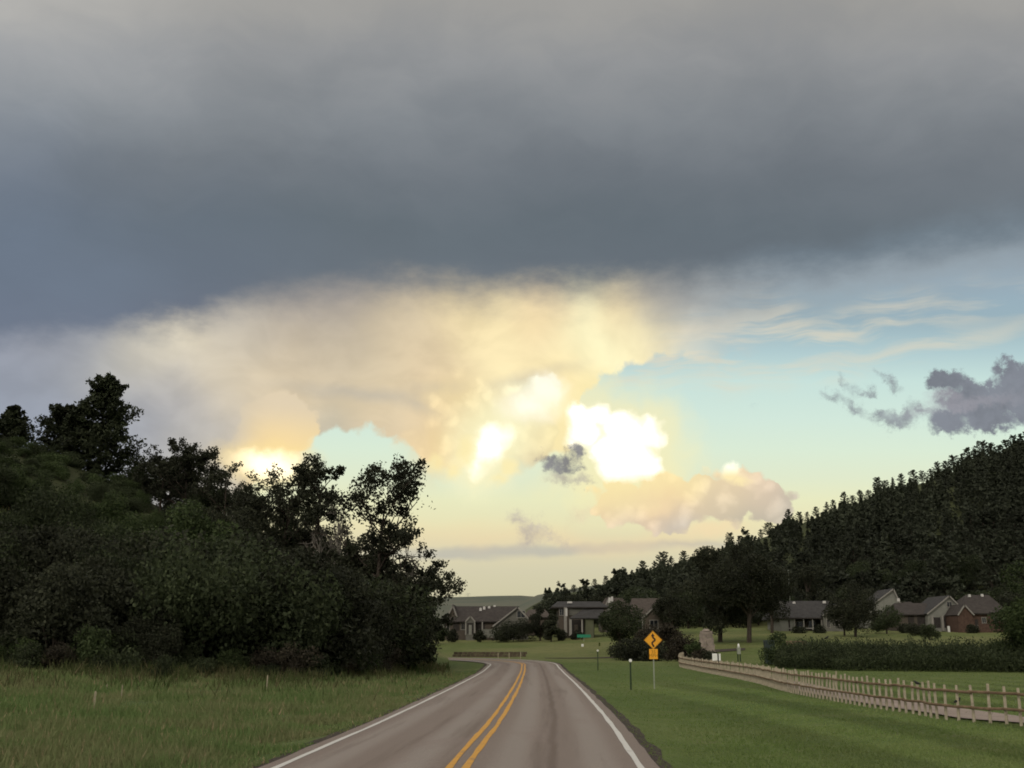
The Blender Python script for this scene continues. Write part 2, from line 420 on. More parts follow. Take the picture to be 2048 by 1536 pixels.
def obj(name, me, parent=None, loc=None, smooth=False):
    o = bpy.data.objects.new(name, me); C.objects.link(o)
    if parent is not None: o.parent = parent
    if loc is not None: o.location = loc
    if smooth and me is not None: me.polygons.foreach_set("use_smooth", [True] * len(me.polygons))
    return o

def raw_mesh(name, verts, faces_flat, per, mats, mat_idx=None):
    """fast mesh from numpy arrays; every face has `per` corners"""
    me = bpy.data.meshes.new(name)
    nf = len(faces_flat) // per
    me.vertices.add(len(verts)); me.vertices.foreach_set("co", np.asarray(verts, np.float32).ravel())
    me.loops.add(nf * per); me.loops.foreach_set("vertex_index", np.asarray(faces_flat, np.int32))
    me.polygons.add(nf); me.polygons.foreach_set("loop_start", np.arange(nf, dtype=np.int32) * per)
    for m in (mats if isinstance(mats, (list, tuple)) else [mats]): me.materials.append(m)
    if mat_idx is not None: me.polygons.foreach_set("material_index", np.asarray(mat_idx, np.int32))
    me.update(calc_edges=True); me.validate()
    return me

def tag(o, label=None, cat=None, group=None, kind=None):
    if label: o["label"] = label
    if cat: o["category"] = cat
    if group: o["group"] = group
    if kind: o["kind"] = kind
    return o

def empty(name, loc, rz=0.0):
    o = bpy.data.objects.new(name, None); C.objects.link(o)
    o.location = loc; o.rotation_euler = (0, 0, rz); o.empty_display_size = 0.3
    return o

def copy_tree(o, parent=None):
    c = o.copy(); C.objects.link(c); c.parent = parent
    for ch in list(o.children): copy_tree(ch, c)
    return c

# ------------------------------------------------------------------ materials
def new_mat(name):
    m = bpy.data.materials.new(name); m.use_nodes = True
    E.tree = m.node_tree
    bs = m.node_tree.nodes["Principled BSDF"]
    bs.inputs["Roughness"].default_value = 0.9
    bs.inputs["Specular IOR Level"].default_value = 0.25
    return m, bs

def coords(which="Object"):
    return E(E.tree.nodes.new("ShaderNodeTexCoord").outputs[which])

def bump(bs, h, strength=0.4, dist=0.05):
    n = E.tree.nodes.new("ShaderNodeBump"); n.inputs["Strength"].default_value = strength; n.inputs["Distance"].default_value = dist
    put(n.inputs["Height"], h); E.tree.links.new(n.outputs[0], bs.inputs["Normal"])

def col_in(bs, e): E.tree.links.new(e.s, bs.inputs["Base Color"])

def plain(name, rgb, var=0.15, scale=3.0, rough=0.85, spec=0.25, metal=0.0, bmp=0.0):
    m, bs = new_mat(name)
    n = noise(coords(), scale, 4.0, 0.6, dims="3D")
    f = smooth(n, 0.25, 0.75, 1.0 - var, 1.0 + var)
    col_in(bs, vmth("SCALE", rgb, scale=f))
    bs.inputs["Roughness"].default_value = rough; bs.inputs["Specular IOR Level"].default_value = spec
    bs.inputs["Metallic"].default_value = metal
    if bmp: bump(bs, n, bmp, 0.02)
    return m

def rand_island():
    return E(E.tree.nodes.new("ShaderNodeNewGeometry").outputs["Random Per Island"])

def rand_object():
    return E(E.tree.nodes.new("ShaderNodeObjectInfo").outputs["Random"])

def leaf_mat(name, a, b, trans=0.25, dry=None, far=False):
    m, bs = new_mat(name)
    r = rand_island()
    c = mixc(r, a, b)
    if dry is not None: c = mixc(mth("GREATER_THAN", r, 0.93), c, dry)
    c = vmth("SCALE", c, scale=smooth(rand_object(), 0.0, 1.0, 0.8, 1.2))
    pos = E(E.tree.nodes.new("ShaderNodeNewGeometry").outputs["Position"])
    if far: c = vmth("SCALE", c, scale=smooth(noise(pos, 0.022, 3.0, 0.6, dims="3D"), 0.3, 0.7, 0.62, 1.4))
    else: c = vmth("SCALE", c, scale=smooth(noise(pos, 0.45, 3.0, 0.6, dims="3D"), 0.3, 0.7, 0.68, 1.32))
    col_in(bs, c)
    bs.inputs["Roughness"].default_value = 0.7; bs.inputs["Specular IOR Level"].default_value = 0.15
    tr = E.tree.nodes.new("ShaderNodeBsdfTranslucent"); E.tree.links.new(c.s, tr.inputs["Color"])
    mx = E.tree.nodes.new("ShaderNodeMixShader"); mx.inputs[0].default_value = trans
    out = E.tree.nodes["Material Output"]
    E.tree.links.new(bs.outputs[0], mx.inputs[1]); E.tree.links.new(tr.outputs[0], mx.inputs[2])
    E.tree.links.new(mx.outputs[0], out.inputs["Surface"])
    return m

M = {}
M["bark"] = plain("bark", (0.055, 0.045, 0.036), 0.35, 6.0, 0.95, 0.1, bmp=0.6)
M["bark_pale"] = plain("bark_pale", (0.22, 0.20, 0.17), 0.3, 5.0, 0.95, 0.1)
M["leaf_dark"] = leaf_mat("leaf_dark", (0.021, 0.024, 0.015), (0.042, 0.046, 0.027), 0.22)
M["leaf_mid"] = leaf_mat("leaf_mid", (0.026, 0.035, 0.017), (0.050, 0.062, 0.029), 0.25)
M["leaf_green"] = leaf_mat("leaf_green", (0.033, 0.050, 0.019), (0.060, 0.080, 0.031), 0.25)
M["leaf_yellow"] = leaf_mat("leaf_yellow", (0.055, 0.075, 0.020), (0.105, 0.125, 0.035), 0.3)
M["leaf_brown"] = leaf_mat("leaf_brown", (0.028, 0.025, 0.018), (0.050, 0.042, 0.028), 0.2)
M["needle"] = leaf_mat("needle", (0.0169, 0.0221, 0.0117), (0.0364, 0.0442, 0.0208), 0.1)
M["needle_far"] = leaf_mat("needle_far", (0.027, 0.032, 0.021), (0.037, 0.043, 0.027), 0.1, far=True)  # distant needles lightened, haze put into the colour

# ------------------------------------------------------------------ terrain
def key(points):
    """points (px, row, depth) -> tables of bearing x/y, depth and height"""
    w = [at(*p) for p in points]
    w.sort(key=lambda p: p.x / p.y)
    return np.array([p.x / p.y for p in w]), np.array([p.y for p in w]), np.array([p.z for p in w])

RT, RD, RZ = key([(960, 1272, 900), (1040, 1225, 860), (1100, 1195, 820), (1230, 1172, 760), (1300, 1155, 720), (1400, 1122, 680), (1480, 1092, 640), (1560, 1066, 600),
                  (1650, 1030, 560), (1760, 998, 530), (1850, 966, 500), (1950, 938, 480), (2048, 915, 460), (2250, 860, 440), (2700, 780, 420), (3600, 700, 400)])
LT, LD, LZ = key([(-2200, 700, 110), (-900, 760, 115), (-300, 820, 120), (-100, 862, 126), (0, 884, 130), (80, 905, 134), (150, 930, 138), (230, 965, 142), (330, 1020, 146), (450, 1090, 150),
                  (560, 1160, 152), (700, 1235, 156), (800, 1272, 160), (880, 1306, 164), (930, 1318, 170)])
FT, FD, _ = key([(-2200, 1290, 56), (-300, 1290, 60), (0, 1290, 63), (300, 1290, 65), (600, 1290, 71), (760, 1290, 83), (860, 1290, 102), (930, 1290, 120)])

# road centre line on the ground: nearly straight, then a left-hand bend
def flat(px, py):
    r = ray(px, py); return EYE + r * (-EYE.z / r.z)
YEL = [(918, 1536), (955, 1489), (988, 1448), (1017, 1403), (1037, 1366), (1046, 1343)]
cl = [flat(*p).xy for p in YEL]
d0 = (cl[0] - cl[2]).normalized()
cl = [cl[0] + d0 * s for s in (60, 40, 20, 8)] + cl
ctrl = [(p.x, p.y) for p in cl]
px_, py_ = ctrl[-1]
yy = np.arange(py_ + 6, 116, 6.0)
for y in yy: ctrl.append((px_ + 0.012 * (y - py_), y))
x0, y0 = ctrl[-1]; R0 = 40.0
for a in range(6, 100, 6):
    t = math.radians(a); ctrl.append((x0 - R0 * (1 - math.cos(t)), y0 + R0 * math.sin(t)))
for s in (8, 20, 40, 80):
    lx, ly = x0 - R0 * (1 - math.cos(math.radians(96))), y0 + R0 * math.sin(math.radians(96))
    ctrl.append((lx - s, ly - 0.1 * s))
def resample(pts, step):
    pts = np.array(pts, float)
    # catmull-rom then even spacing
    out = []
    for i in range(len(pts) - 1):
        p0, p1, p2, p3 = pts[max(i - 1, 0)], pts[i], pts[i + 1], pts[min(i + 2, len(pts) - 1)]
        for t in np.linspace(0, 1, 12, endpoint=False):
            out.append(0.5 * ((2 * p1) + (-p0 + p2) * t + (2 * p0 - 5 * p1 + 4 * p2 - p3) * t * t + (-p0 + 3 * p1 - 3 * p2 + p3) * t ** 3))
    out.append(pts[-1]); out = np.array(out)
    d = np.r_[0, np.cumsum(np.hypot(*np.diff(out, axis=0).T))]
    s = np.arange(0, d[-1], step)
    return np.c_[np.interp(s, d, out[:, 0]), np.interp(s, d, out[:, 1])], s
ROAD, ROAD_S = resample(ctrl, 1.0)
tan_ = np.gradient(ROAD, axis=0); tan_ /= np.linalg.norm(tan_, axis=1)[:, None]
NRM = np.c_[tan_[:, 1], -tan_[:, 0]]             # to the right of travel

def road_dist(x, y):
    """signed distance to the road centre (positive right of it)"""
    x = np.asarray(x, float); y = np.asarray(y, float)
    sh = x.shape; x, y = x.ravel(), y.ravel()
    best = np.full(x.shape, 1e9); sg = np.zeros(x.shape)
    for i in range(0, len(x), 4000):
        dx = x[i:i + 4000, None] - ROAD[None, ::2, 0]; dy = y[i:i + 4000, None] - ROAD[None, ::2, 1]
        d = np.hypot(dx, dy); k = d.argmin(1); ii = np.arange(len(k))
        lat = dx[ii, k] * NRM[::2][k, 0] + dy[ii, k] * NRM[::2][k, 1]
        best[i:i + 4000] = d[ii, k]; sg[i:i + 4000] = np.where(lat < 0, -1, 1)
    return (best * sg).reshape(sh)

def lump(x, y, s, seed):
    return (np.sin(x / s + 1.3 * seed) * np.cos(y / s * 0.9 + 2.1 * seed) + 0.5 * np.sin(x / s * 2.3 + y / s * 1.1 + seed) * np.cos(y / s * 1.9 - x / s * 0.7))

def ground_z(x, y, dig=False):
    x = np.asarray(x, float); y = np.asarray(y, float)
    yy = np.maximum(y, 3.0); t = x / yy
    z = 0.5 * sstep(88, 145, y)
    fld = np.maximum(0.0, y - (150 - 38 * sstep(-5, 45, x))); fld = 0.041 * np.minimum(fld, 125) * sstep(0, 30, fld)
    z = z + fld
    d = road_dist(x, np.clip(y, -30, 400)) if x.size < 200000 else x * 0
    off = np.abs(d)
    z = z + 0.0022 * np.clip(-d - 5, 0, 40) ** 2 * sstep(160, 110, y) * (x < 5)      # bank rising to the left
    z = z + 0.02 * lump(x, y, 5.3, 1) * sstep(4, 9, off) * (x < -4) + 0.14 * lump(x, y, 31.0, 2) * sstep(5, 22, off) * np.where(x > 3, 0.35, 1.0) * sstep(260, 100, y)
    z = z - 0.12 * sstep(3.6, 5.2, off) * sstep(9.5, 6.0, off)                        # shallow roadside ditch
    # right hill
    R, Z = np.interp(t, RT, RD), np.interp(t, RT, RZ)
    f0 = 250.0
    s = np.clip((y - f0) / (R - f0), 0, 1)
    hr = (Z - 5.6) * (0.35 * s + 0.65 * s * s * (3 - 2 * s)) * np.where(y > R, 1 - 0.5 * sstep(0, 1, (y - R) / R), 1.0)
    z = z + hr * sstep(-0.06, 0.02, t) * (y > f0)
    # left hill
    LRd, LZd, F = np.interp(t, LT, LD), np.interp(t, LT, LZ), np.interp(t, FT, FD)
    s = np.clip((y - F) / (LRd - F), 0, 1)
    wl = sstep(0.0, -0.06, t) * (y > 3)
    hl = np.maximum(LZd - z, 0) * (0.55 * s + 0.45 * s * s * (3 - 2 * s))
    hl = hl * np.where(y > LRd, 1 - 0.45 * sstep(0, 260, y - LRd), 1.0)
    z = z + hl * wl
    if dig: z = z - 0.10 * sstep(4.0, 3.3, off)
    return z

def gz(x, y): return float(ground_z(np.array([x]), np.array([y]))[0])

def hit(px, py, near=15.0, far=900.0):
    """where the view ray of a photo pixel meets the ground"""
    r = ray(px, py); r = r / r.y
    ys = np.geomspace(near, far, 600)
    g = ground_z(r.x * ys, ys); h = EYE.z + r.z * ys - g
    k = np.argmax(h < 0) if (h < 0).any() else len(ys) - 1
    if k == 0: y = ys[0]
    else: y = ys[k - 1] + (ys[k] - ys[k - 1]) * h[k - 1] / (h[k - 1] - h[k] + 1e-12)
    return Vector((r.x * y, y, float(ground_z(np.array([r.x * y]), np.array([y]))[0])))

def on_ground(px, depth):
    r = ray(px, 1290); x = r.x / r.y * depth
    return Vector((x, depth, gz(x, depth)))

# grass material: rough meadow on the left, mown lawn with mower tracks on the right, paler field beyond
m, bs = new_mat("grass_ground"); M["grass"] = m
co_ = coords()
sp = E.tree.nodes.new("ShaderNodeSeparateXYZ"); E.tree.links.new(co_.s, sp.inputs[0])
gx, gy = E(sp.outputs[0]), E(sp.outputs[1])
n1 = noise(co_, 0.045, 4.0, 0.6, dims="3D"); n2 = noise(co_, 0.5, 5.0, 0.65, dims="3D"); n3 = noise(co_, 9.0, 3.0, 0.7, dims="3D")
left = smooth(gx, -1.0, -6.0)
lawn = mixc(smooth(n1, 0.35, 0.65), (0.074, 0.112, 0.030), (0.112, 0.144, 0.046))
mead = mixc(smooth(n1, 0.35, 0.65), (0.072, 0.106, 0.034), (0.116, 0.132, 0.051))
g = mixc(left, lawn, mead)
far_c = mixc(smooth(n1, 0.35, 0.65), (0.101, 0.125, 0.039), (0.146, 0.153, 0.060))
g = mixc(smooth(gy, 95.0, 165.0), g, far_c)
g = mixc(smooth(n2, 0.50, 0.72) * 0.55, g, (0.105, 0.100, 0.048))
# mower tracks run nearly along the road, a little slanted
trk = mth("SINE", (gx + gy * 0.035 + n1 * 1.5 + n2 * 0.6) * 2.1)
def lawn_tracks(gx, gy, n1, n2):
    trk = mth("SINE", (gx + gy * 0.035 + n1 * 3.5 + n2 * 0.8) * 1.7)
    return 1.0 + smooth(trk, -0.7, 0.7, -0.17, 0.17) * smooth(gx, 5.0, 8.0) * smooth(gy, 90.0, 50.0)
g = vmth("SCALE", g, scale=lawn_tracks(gx, gy, n1, n2))
#, -0.6, 0.6, -0.22, 0.22) * smooth(gx, 5.0, 8.0) * smooth(gy, 90.0, 60.0))
g = vmth("SCALE", g, scale=smooth(n3, 0.25, 0.75, 0.72, 1.28))
g = vmth("SCALE", g, scale=smooth(n2, 0.3, 0.7, 0.85, 1.12))
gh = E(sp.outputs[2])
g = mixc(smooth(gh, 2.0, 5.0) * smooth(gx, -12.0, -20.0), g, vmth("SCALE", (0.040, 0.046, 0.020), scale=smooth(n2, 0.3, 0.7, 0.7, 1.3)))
hill = smooth(gy, 240.0, 330.0)
g = mixc(hill, g, vmth("SCALE", (0.052, 0.060, 0.026), scale=smooth(noise(co_, 0.02, 5.0, 0.6, dims="3D"), 0.3, 0.7, 0.6, 1.4)))
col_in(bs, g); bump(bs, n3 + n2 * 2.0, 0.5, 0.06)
bs.inputs["Specular IOR Level"].default_value = 0.1

az = np.r_[np.arange(-180, -50, 5.0), np.arange(-50, 50, 0.5), np.arange(50, 180, 5.0)]
rad = np.r_[0.0, np.geomspace(4, 300, 120), np.geomspace(310, 1500, 60), np.geomspace(1600, 9000, 12)]
A_, R_ = np.meshgrid(np.radians(az), rad, indexing="ij")
X_, Y_ = R_ * np.sin(A_), R_ * np.cos(A_)
Z_ = np.empty_like(X_)
for i in range(len(az)): Z_[i] = ground_z(X_[i], Y_[i], dig=True)
nA, nR = X_.shape
vid = np.arange(nA * nR).reshape(nA, nR)
a0, a1 = vid, np.roll(vid, -1, axis=0)
quads = np.stack([a0[:, :-1], a1[:, :-1], a1[:, 1:], a0[:, 1:]], -1).reshape(-1, 4)
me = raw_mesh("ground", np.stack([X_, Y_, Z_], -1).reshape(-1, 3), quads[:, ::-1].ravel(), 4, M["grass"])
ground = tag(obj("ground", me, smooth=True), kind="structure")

# far pasture hills closing the valley
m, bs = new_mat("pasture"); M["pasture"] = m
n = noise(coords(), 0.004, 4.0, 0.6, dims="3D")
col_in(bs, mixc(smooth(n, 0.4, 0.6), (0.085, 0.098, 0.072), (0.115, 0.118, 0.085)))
def far_ridge(name, pts, depth, back):
    top = [at(px, row, depth) for px, row in pts]
    mb = MB(); n = len(top); vs = []
    for p in top:
        vs += [(p.x * 0.55, p.y * 0.55, 4.0), (p.x * 0.8, p.y * 0.8, p.z * 0.62), tuple(p), (p.x * 1.25, p.y * 1.25, p.z * 0.5)]
    mb.add(vs, [(4 * i + k, 4 * i + 4 + k, 4 * i + 5 + k, 4 * i + 1 + k) for i in range(n - 1) for k in range(3)])
    return tag(mb.build(name, M["pasture"], smooth=True), kind="structure")
far_ridge("far_hills", [(300, 1215), (500, 1200), (700, 1196), (860, 1195), (920, 1194), (980, 1192), (1040, 1191), (1110, 1196), (1250, 1205), (1500, 1215)], 3600, 0)
far_ridge("pasture_hill", [(1000, 1235), (1040, 1206), (1075, 1190), (1110, 1183), (1180, 1172), (1300, 1160), (1500, 1150)], 1500, 0)

# ------------------------------------------------------------------ road
m, bs = new_mat("asphalt"); M["asphalt"] = m
uv = E(E.tree.nodes.new("ShaderNodeUVMap").outputs[0])
su = E.tree.nodes.new("ShaderNodeSeparateXYZ"); E.tree.links.new(uv.s, su.inputs[0])
lat, lon = E(su.outputs[0]), E(su.outputs[1])
stretch = comb(lat * 1.6, lon * 0.05)
s1 = noise(stretch, 1.0, 5.0, 0.6)
s2 = noise(comb(lat * 0.5, lon * 0.22), 1.0, 4.0, 0.6)
grit = noise(coords(), 30.0, 3.0, 0.7, dims="3D")
wheel = smooth(mth("ABSOLUTE", mth("ABSOLUTE", mth("ABSOLUTE", lat) - 1.75) - 0.85), 0.55, 0.1)
c = mixc(wheel, (0.198, 0.160, 0.138), (0.245, 0.210, 0.186))
c = mixc(smooth(s1, 0.52, 0.74) * 0.42, c, (0.105, 0.076, 0.060))
c = mixc(smooth(s2, 0.55, 0.75) * 0.5, c, (0.215, 0.172, 0.152))
seam = smooth(mth("ABSOLUTE", lat - 1.72 + (s2 - 0.5) * 0.25), 0.16, 0.02)
c = mixc(seam * 0.55, c, (0.098, 0.070, 0.055))
c = vmth("SCALE", c, scale=smooth(grit, 0.2, 0.8, 0.82, 1.18))
col_in(bs, c); bump(bs, grit, 0.35, 0.01); bs.inputs["Roughness"].default_value = 0.85

def strip(name, lo, hi, lift, mat, parent=None, wob=0.0, seg=1, i0=0, i1=None):
    i1 = len(ROAD) if i1 is None else i1
    vs, uvs = [], []
    cols = np.linspace(0, 1, seg + 1)
    for i in range(i0, i1):
        w = wob * (mnoise.noise(Vector((i * 0.35, lo * 3.1, 0))) + 0.6 * mnoise.noise(Vector((i * 1.3, lo * 3.1, 7))))
        w2 = wob * (mnoise.noise(Vector((i * 0.35, hi * 2.7, 3))) + 0.6 * mnoise.noise(Vector((i * 1.3, hi * 2.7, 9))))
        for k in cols:
            l = (lo + w) * (1 - k) + (hi + w2) * k
            x, y = ROAD[i] + NRM[i] * l
            vs.append((x, y, 0.0)); uvs.append((l, ROAD_S[i]))
    v = np.array(vs); cx = ROAD[i0:i1].repeat(seg + 1, axis=0)
    bank = 0.03 * np.array([u[0] for u in uvs]) * sstep(105, 130, cx[:, 1])
    v[:, 2] = 0.5 * sstep(88, 145, cx[:, 1]) + np.maximum(bank, 0) + lift - 0.012 * np.abs(np.array([u[0] for u in uvs]))
    n = seg + 1; q = []
    for i in range(i1 - i0 - 1):
        for k in range(seg):
            q += [i * n + k, i * n + k + 1, (i + 1) * n + k + 1, (i + 1) * n + k]
    me = raw_mesh(name, v, q, 4, mat)
    ul = me.uv_layers.new(name="UVMap"); li = np.empty(len(me.loops), np.int32); me.loops.foreach_get("vertex_index", li)
    ul.data.foreach_set("uv", np.array(uvs)[li].astype(np.float32).ravel())
    return obj(name, me, parent)
road = tag(strip("road", -3.68, 3.68, 0.055, M["asphalt"], wob=0.06, seg=10), kind="structure")
M["shoulder"] = plain("shoulder_gravel", (0.060, 0.050, 0.042), 0.45, 8.0, 0.95, 0.1, bmp=0.8)
for s in (-1, 1):
    a, b = (3.45, 3.98) if s > 0 else (-3.98, -3.45)
    tag(strip("shoulder", a, b, 0.034, M["shoulder"], wob=0.12, seg=2), kind="structure")
def paint(name, rgb, wear):
    m, bs = new_mat(name)
    n = noise(coords(), 3.5, 5.0, 0.75, dims="3D")
    col_in(bs, mixc(smooth(n, 0.62 - wear, 0.80 - wear) * 0.7, rgb, (0.17, 0.14, 0.12)))
    bs.inputs["Roughness"].default_value = 0.7
    return m
M["white_line"] = paint("white_line", (0.55, 0.54, 0.51), 0.06)
M["yellow_line"] = paint("yellow_line", (0.56, 0.29, 0.05), 0.10)
strip("edge_line", -3.40, -3.27, 0.062, M["white_line"], road, 0.03)
strip("edge_line", 3.27, 3.40, 0.062, M["white_line"], road, 0.03)
strip("centre_line", -0.21, -0.08, 0.062, M["yellow_line"], road, 0.03)
strip("centre_line", 0.09, 0.22, 0.062, M["yellow_line"], road, 0.03)

# ------------------------------------------------------------------ vegetation
def leaf_quads(cen, size, rs, flat_bias=0.0, aspect=0.62):
    """diamond leaf sprays: cen (n,3), size (n,)"""
    n = len(cen)
    d = rs.normal(size=(n, 3)); d[:, 2] *= (1 - flat_bias); d /= np.linalg.norm(d, axis=1)[:, None]
    e = np.cross(d, rs.normal(size=(n, 3))); e /= np.linalg.norm(e, axis=1)[:, None] + 1e-9
    s = size[:, None]
    v = np.stack([cen - d * s * 0.5, cen + e * s * 0.5 * aspect, cen + d * s * 0.5, cen - e * s * 0.5 * aspect], 1)
    return v.reshape(-1, 3)

def leaf_mesh(name, cen, size, mat, rs, flat_bias=0.0, aspect=0.62):
    v = leaf_quads(np.asarray(cen), np.asarray(size), rs, flat_bias, aspect)
    return raw_mesh(name, v, np.arange(len(v)), 4, mat)

def grow(rs, h, spread, forks=4, levels=3, first=0.30, droop=0.0, lean=(0, 0), n_main=7, up=0.55):
    """limbs of a broadleaf tree: list of (points, radii) and leaf anchor points with a spread"""
    limbs, tips = [], []
    r0 = h * 0.022 + 0.05
    tp = [Vector((0, 0, -0.3))]
    p = Vector((0, 0, 0))
    k = 7
    for i in range(k):
        p = p + Vector((rs.normal() * 0.03 * h / k * 2 + lean[0] / k, rs.normal() * 0.03 * h / k * 2 + lean[1] / k, h * 0.80 / k))
        tp.append(p.copy())
    limbs.append((tp, [r0 * (1 - 0.86 * i / k) for i in range(k + 1)]))
    def branch(base, direc, length, rad, lv):
        pts = [base]; d = direc.normalized(); q = base
        for i in range(4):
            d = (d + Vector((rs.normal(), rs.normal(), rs.normal())) * 0.16 + Vector((0, 0, 0.07 - droop))).normalized()
            q = q + d * (length / 4); pts.append(q)
        limbs.append((pts, [rad * (1 - 0.7 * i / 4) for i in range(5)]))
        if lv >= levels:
            for i in (2, 3, 4): tips.append((pts[i], length * 0.42))
            return
        for j in range(forks):
            u = 0.35 + 0.65 * (j + rs.random()) / forks
            i = min(int(u * 4), 3); b = pts[i].lerp(pts[i + 1], u * 4 - i)
            side = Vector((rs.normal(), rs.normal(), rs.normal() * 0.6 + 0.15))
            branch(b, d * 0.75 + side.normalized() * 0.8, length * (0.42 + 0.2 * rs.random()), rad * 0.5, lv + 1)
        tips.append((pts[4], length * 0.3))
    for j in range(n_main):
        u = first + (1 - first) * (j + 0.5) / n_main
        b = Vector(np.array([np.interp(u * k, range(k + 1), [q[c] for q in tp]) for c in range(3)]))
        a = j * 2.4 + rs.random() * 1.2
        L = spread * (1.0 - 0.45 * abs(u - 0.62) / 0.62) * (0.75 + 0.5 * rs.random())
        branch(b, Vector((math.cos(a), math.sin(a), up + 0.9 * u * u)), L, r0 * 0.45 * (1 - 0.6 * u), 1)
    tips.append((tp[-1], spread * 0.3))
    return limbs, tips

def broadleaf(name, h, spread, n_leaf, mat, seed, size=0.3, bark="bark", parent=None, clump=1.0, **kw):
    """returns trunk mesh and crown mesh"""
    rs = np.random.default_rng(seed)
    limbs, tips = grow(rs, h, spread, **kw)
    mb = MB()
    zmax = max(q.z for pts, _ in limbs for q in pts) + size
    kz = h / max(zmax, h * 0.5)
    limbs = [([Vector((q.x, q.y, q.z * kz)) for q in pts], rad) for pts, rad in limbs]
    tips = [(Vector((q.x, q.y, q.z * kz)), s * 1.15) for q, s in tips]
    for pts, rad in limbs: mb.tube(pts, [max(r, 0.012) for r in rad], 5 if rad[0] > 0.06 else 3, cap=False)
    tm = mb.mesh("trunk", M[bark])
    tm.polygons.foreach_set("use_smooth", [True] * len(tm.polygons))
    if n_leaf == 0: return tm, None
    k = rs.integers(0, len(tips), n_leaf)
    keep = rs.random(len(tips)) > 0.08
    c = np.array([tuple(t[0]) for t in tips])[k]; s = np.array([t[1] for t in tips])[k] * clump
    g = rs.normal(size=(n_leaf, 3)); g /= np.linalg.norm(g, axis=1)[:, None]
    c = c + g * (s * rs.random(n_leaf) ** 0.6)[:, None] * np.array([1, 1, 0.75])
    ok = keep[k] & (c[:, 2] > 0.15)
    c = c[ok]
    cm = leaf_mesh("crown", c, size * (0.6 + 0.8 * rs.random(len(c))), M[mat], rs)
    return tm, cm

def lobed_tree(h, spread, n_leaf, mat, seed, size=0.3, low=0.12, lobes=16):
    """full-crowned tree: trunk, limbs and an uneven heap of leafy lobes with gaps between"""
    rs = np.random.default_rng(seed)
    cs, rr = [], []
    zc, rz = h * (low + 1) / 2, h * (1 - low) / 2
    for i in range(lobes):
        v = rs.normal(size=3); v /= np.linalg.norm(v); k = 0.30 + 0.42 * rs.random()
        r = spread * (0.26 + 0.16 * rs.random())
        cs.append((v[0] * spread * k * 1.15, v[1] * spread * k * 1.15, min(zc + v[2] * rz * k * 1.25, h - r * 0.85))); rr.append(r)
    cs[0] = (rs.normal() * 0.1 * spread, rs.normal() * 0.1 * spread, h - rr[0] * 0.8)
    cs, rr = np.array(cs), np.array(rr)
    k = rs.integers(0, lobes, n_leaf)
    g = rs.normal(size=(n_leaf, 3)); g /= np.linalg.norm(g, axis=1)[:, None]
    c = cs[k] + g * (rr[k] * (0.5 + 0.6 * rs.random(n_leaf) ** 0.8))[:, None] * np.array([1, 1, 0.85])
    c[:, 2] = np.maximum(c[:, 2], 0.1)
    cm = leaf_mesh("crown", c, size * (0.6 + 0.8 * rs.random(n_leaf)), M[mat], rs)
    mb = MB(); r0 = 0.022 * h + 0.06
    mb.tube([(0, 0, -0.3), (0.02 * h, 0, h * 0.3), (0, 0.02 * h, h * 0.7)], [r0, r0 * 0.75, r0 * 0.3], 7, cap=False)
    for q in cs: mb.tube([(0.01 * h, 0, min(q[2] * 0.55, h * 0.45)), (q[0] * 0.5, q[1] * 0.5, q[2] * 0.8), tuple(q)], [r0 * 0.4, r0 * 0.25, 0.02], 4, cap=False)
    return mb.mesh("trunk", M["bark"]), cm

def bush_mesh(h, w, n_leaf, mat, seed, size=0.28, lobes=9):
    """a shrub leafy to the ground: uneven lobes of leaf sprays"""
    rs = np.random.default_rng(seed)
    cs, rr = [], []
    for i in range(lobes):
        a = rs.random() * 6.283; r = w * 0.5 * rs.random() ** 0.7 * 0.75; z = h * (0.18 + 0.66 * rs.random() * (1 - 0.55 * (r / (w * 0.5)) ** 1.5))
        cs.append((r * math.cos(a), r * math.sin(a), z)); rr.append(w * (0.15 + 0.13 * rs.random()))
    cs, rr = np.array(cs), np.array(rr)
    k = rs.integers(0, lobes, n_leaf)
    g = rs.normal(size=(n_leaf, 3)); g /= np.linalg.norm(g, axis=1)[:, None]
    c = cs[k] + g * (rr[k] * (0.45 + 0.65 * rs.random(n_leaf) ** 0.7))[:, None] * np.array([1, 1, 0.8])
    c[:, 2] = np.where(c[:, 2] < 0.05, np.abs(c[:, 2]) * 0.6 + 0.05, c[:, 2])
    cm = leaf_mesh("foliage", c, size * (0.6 + 0.8 * rs.random(n_leaf)), M[mat], rs)
    mb = MB()
    for i in range(min(lobes, 7)):
        q = Vector(cs[i]); mb.tube([(q.x * 0.1, q.y * 0.1, -0.3), q * 0.55 + Vector((0, 0, 0.1)), q], [0.05 * h / 3, 0.035 * h / 3, 0.015], 4, cap=False)
    return mb.mesh("stems", M["bark"]), cm

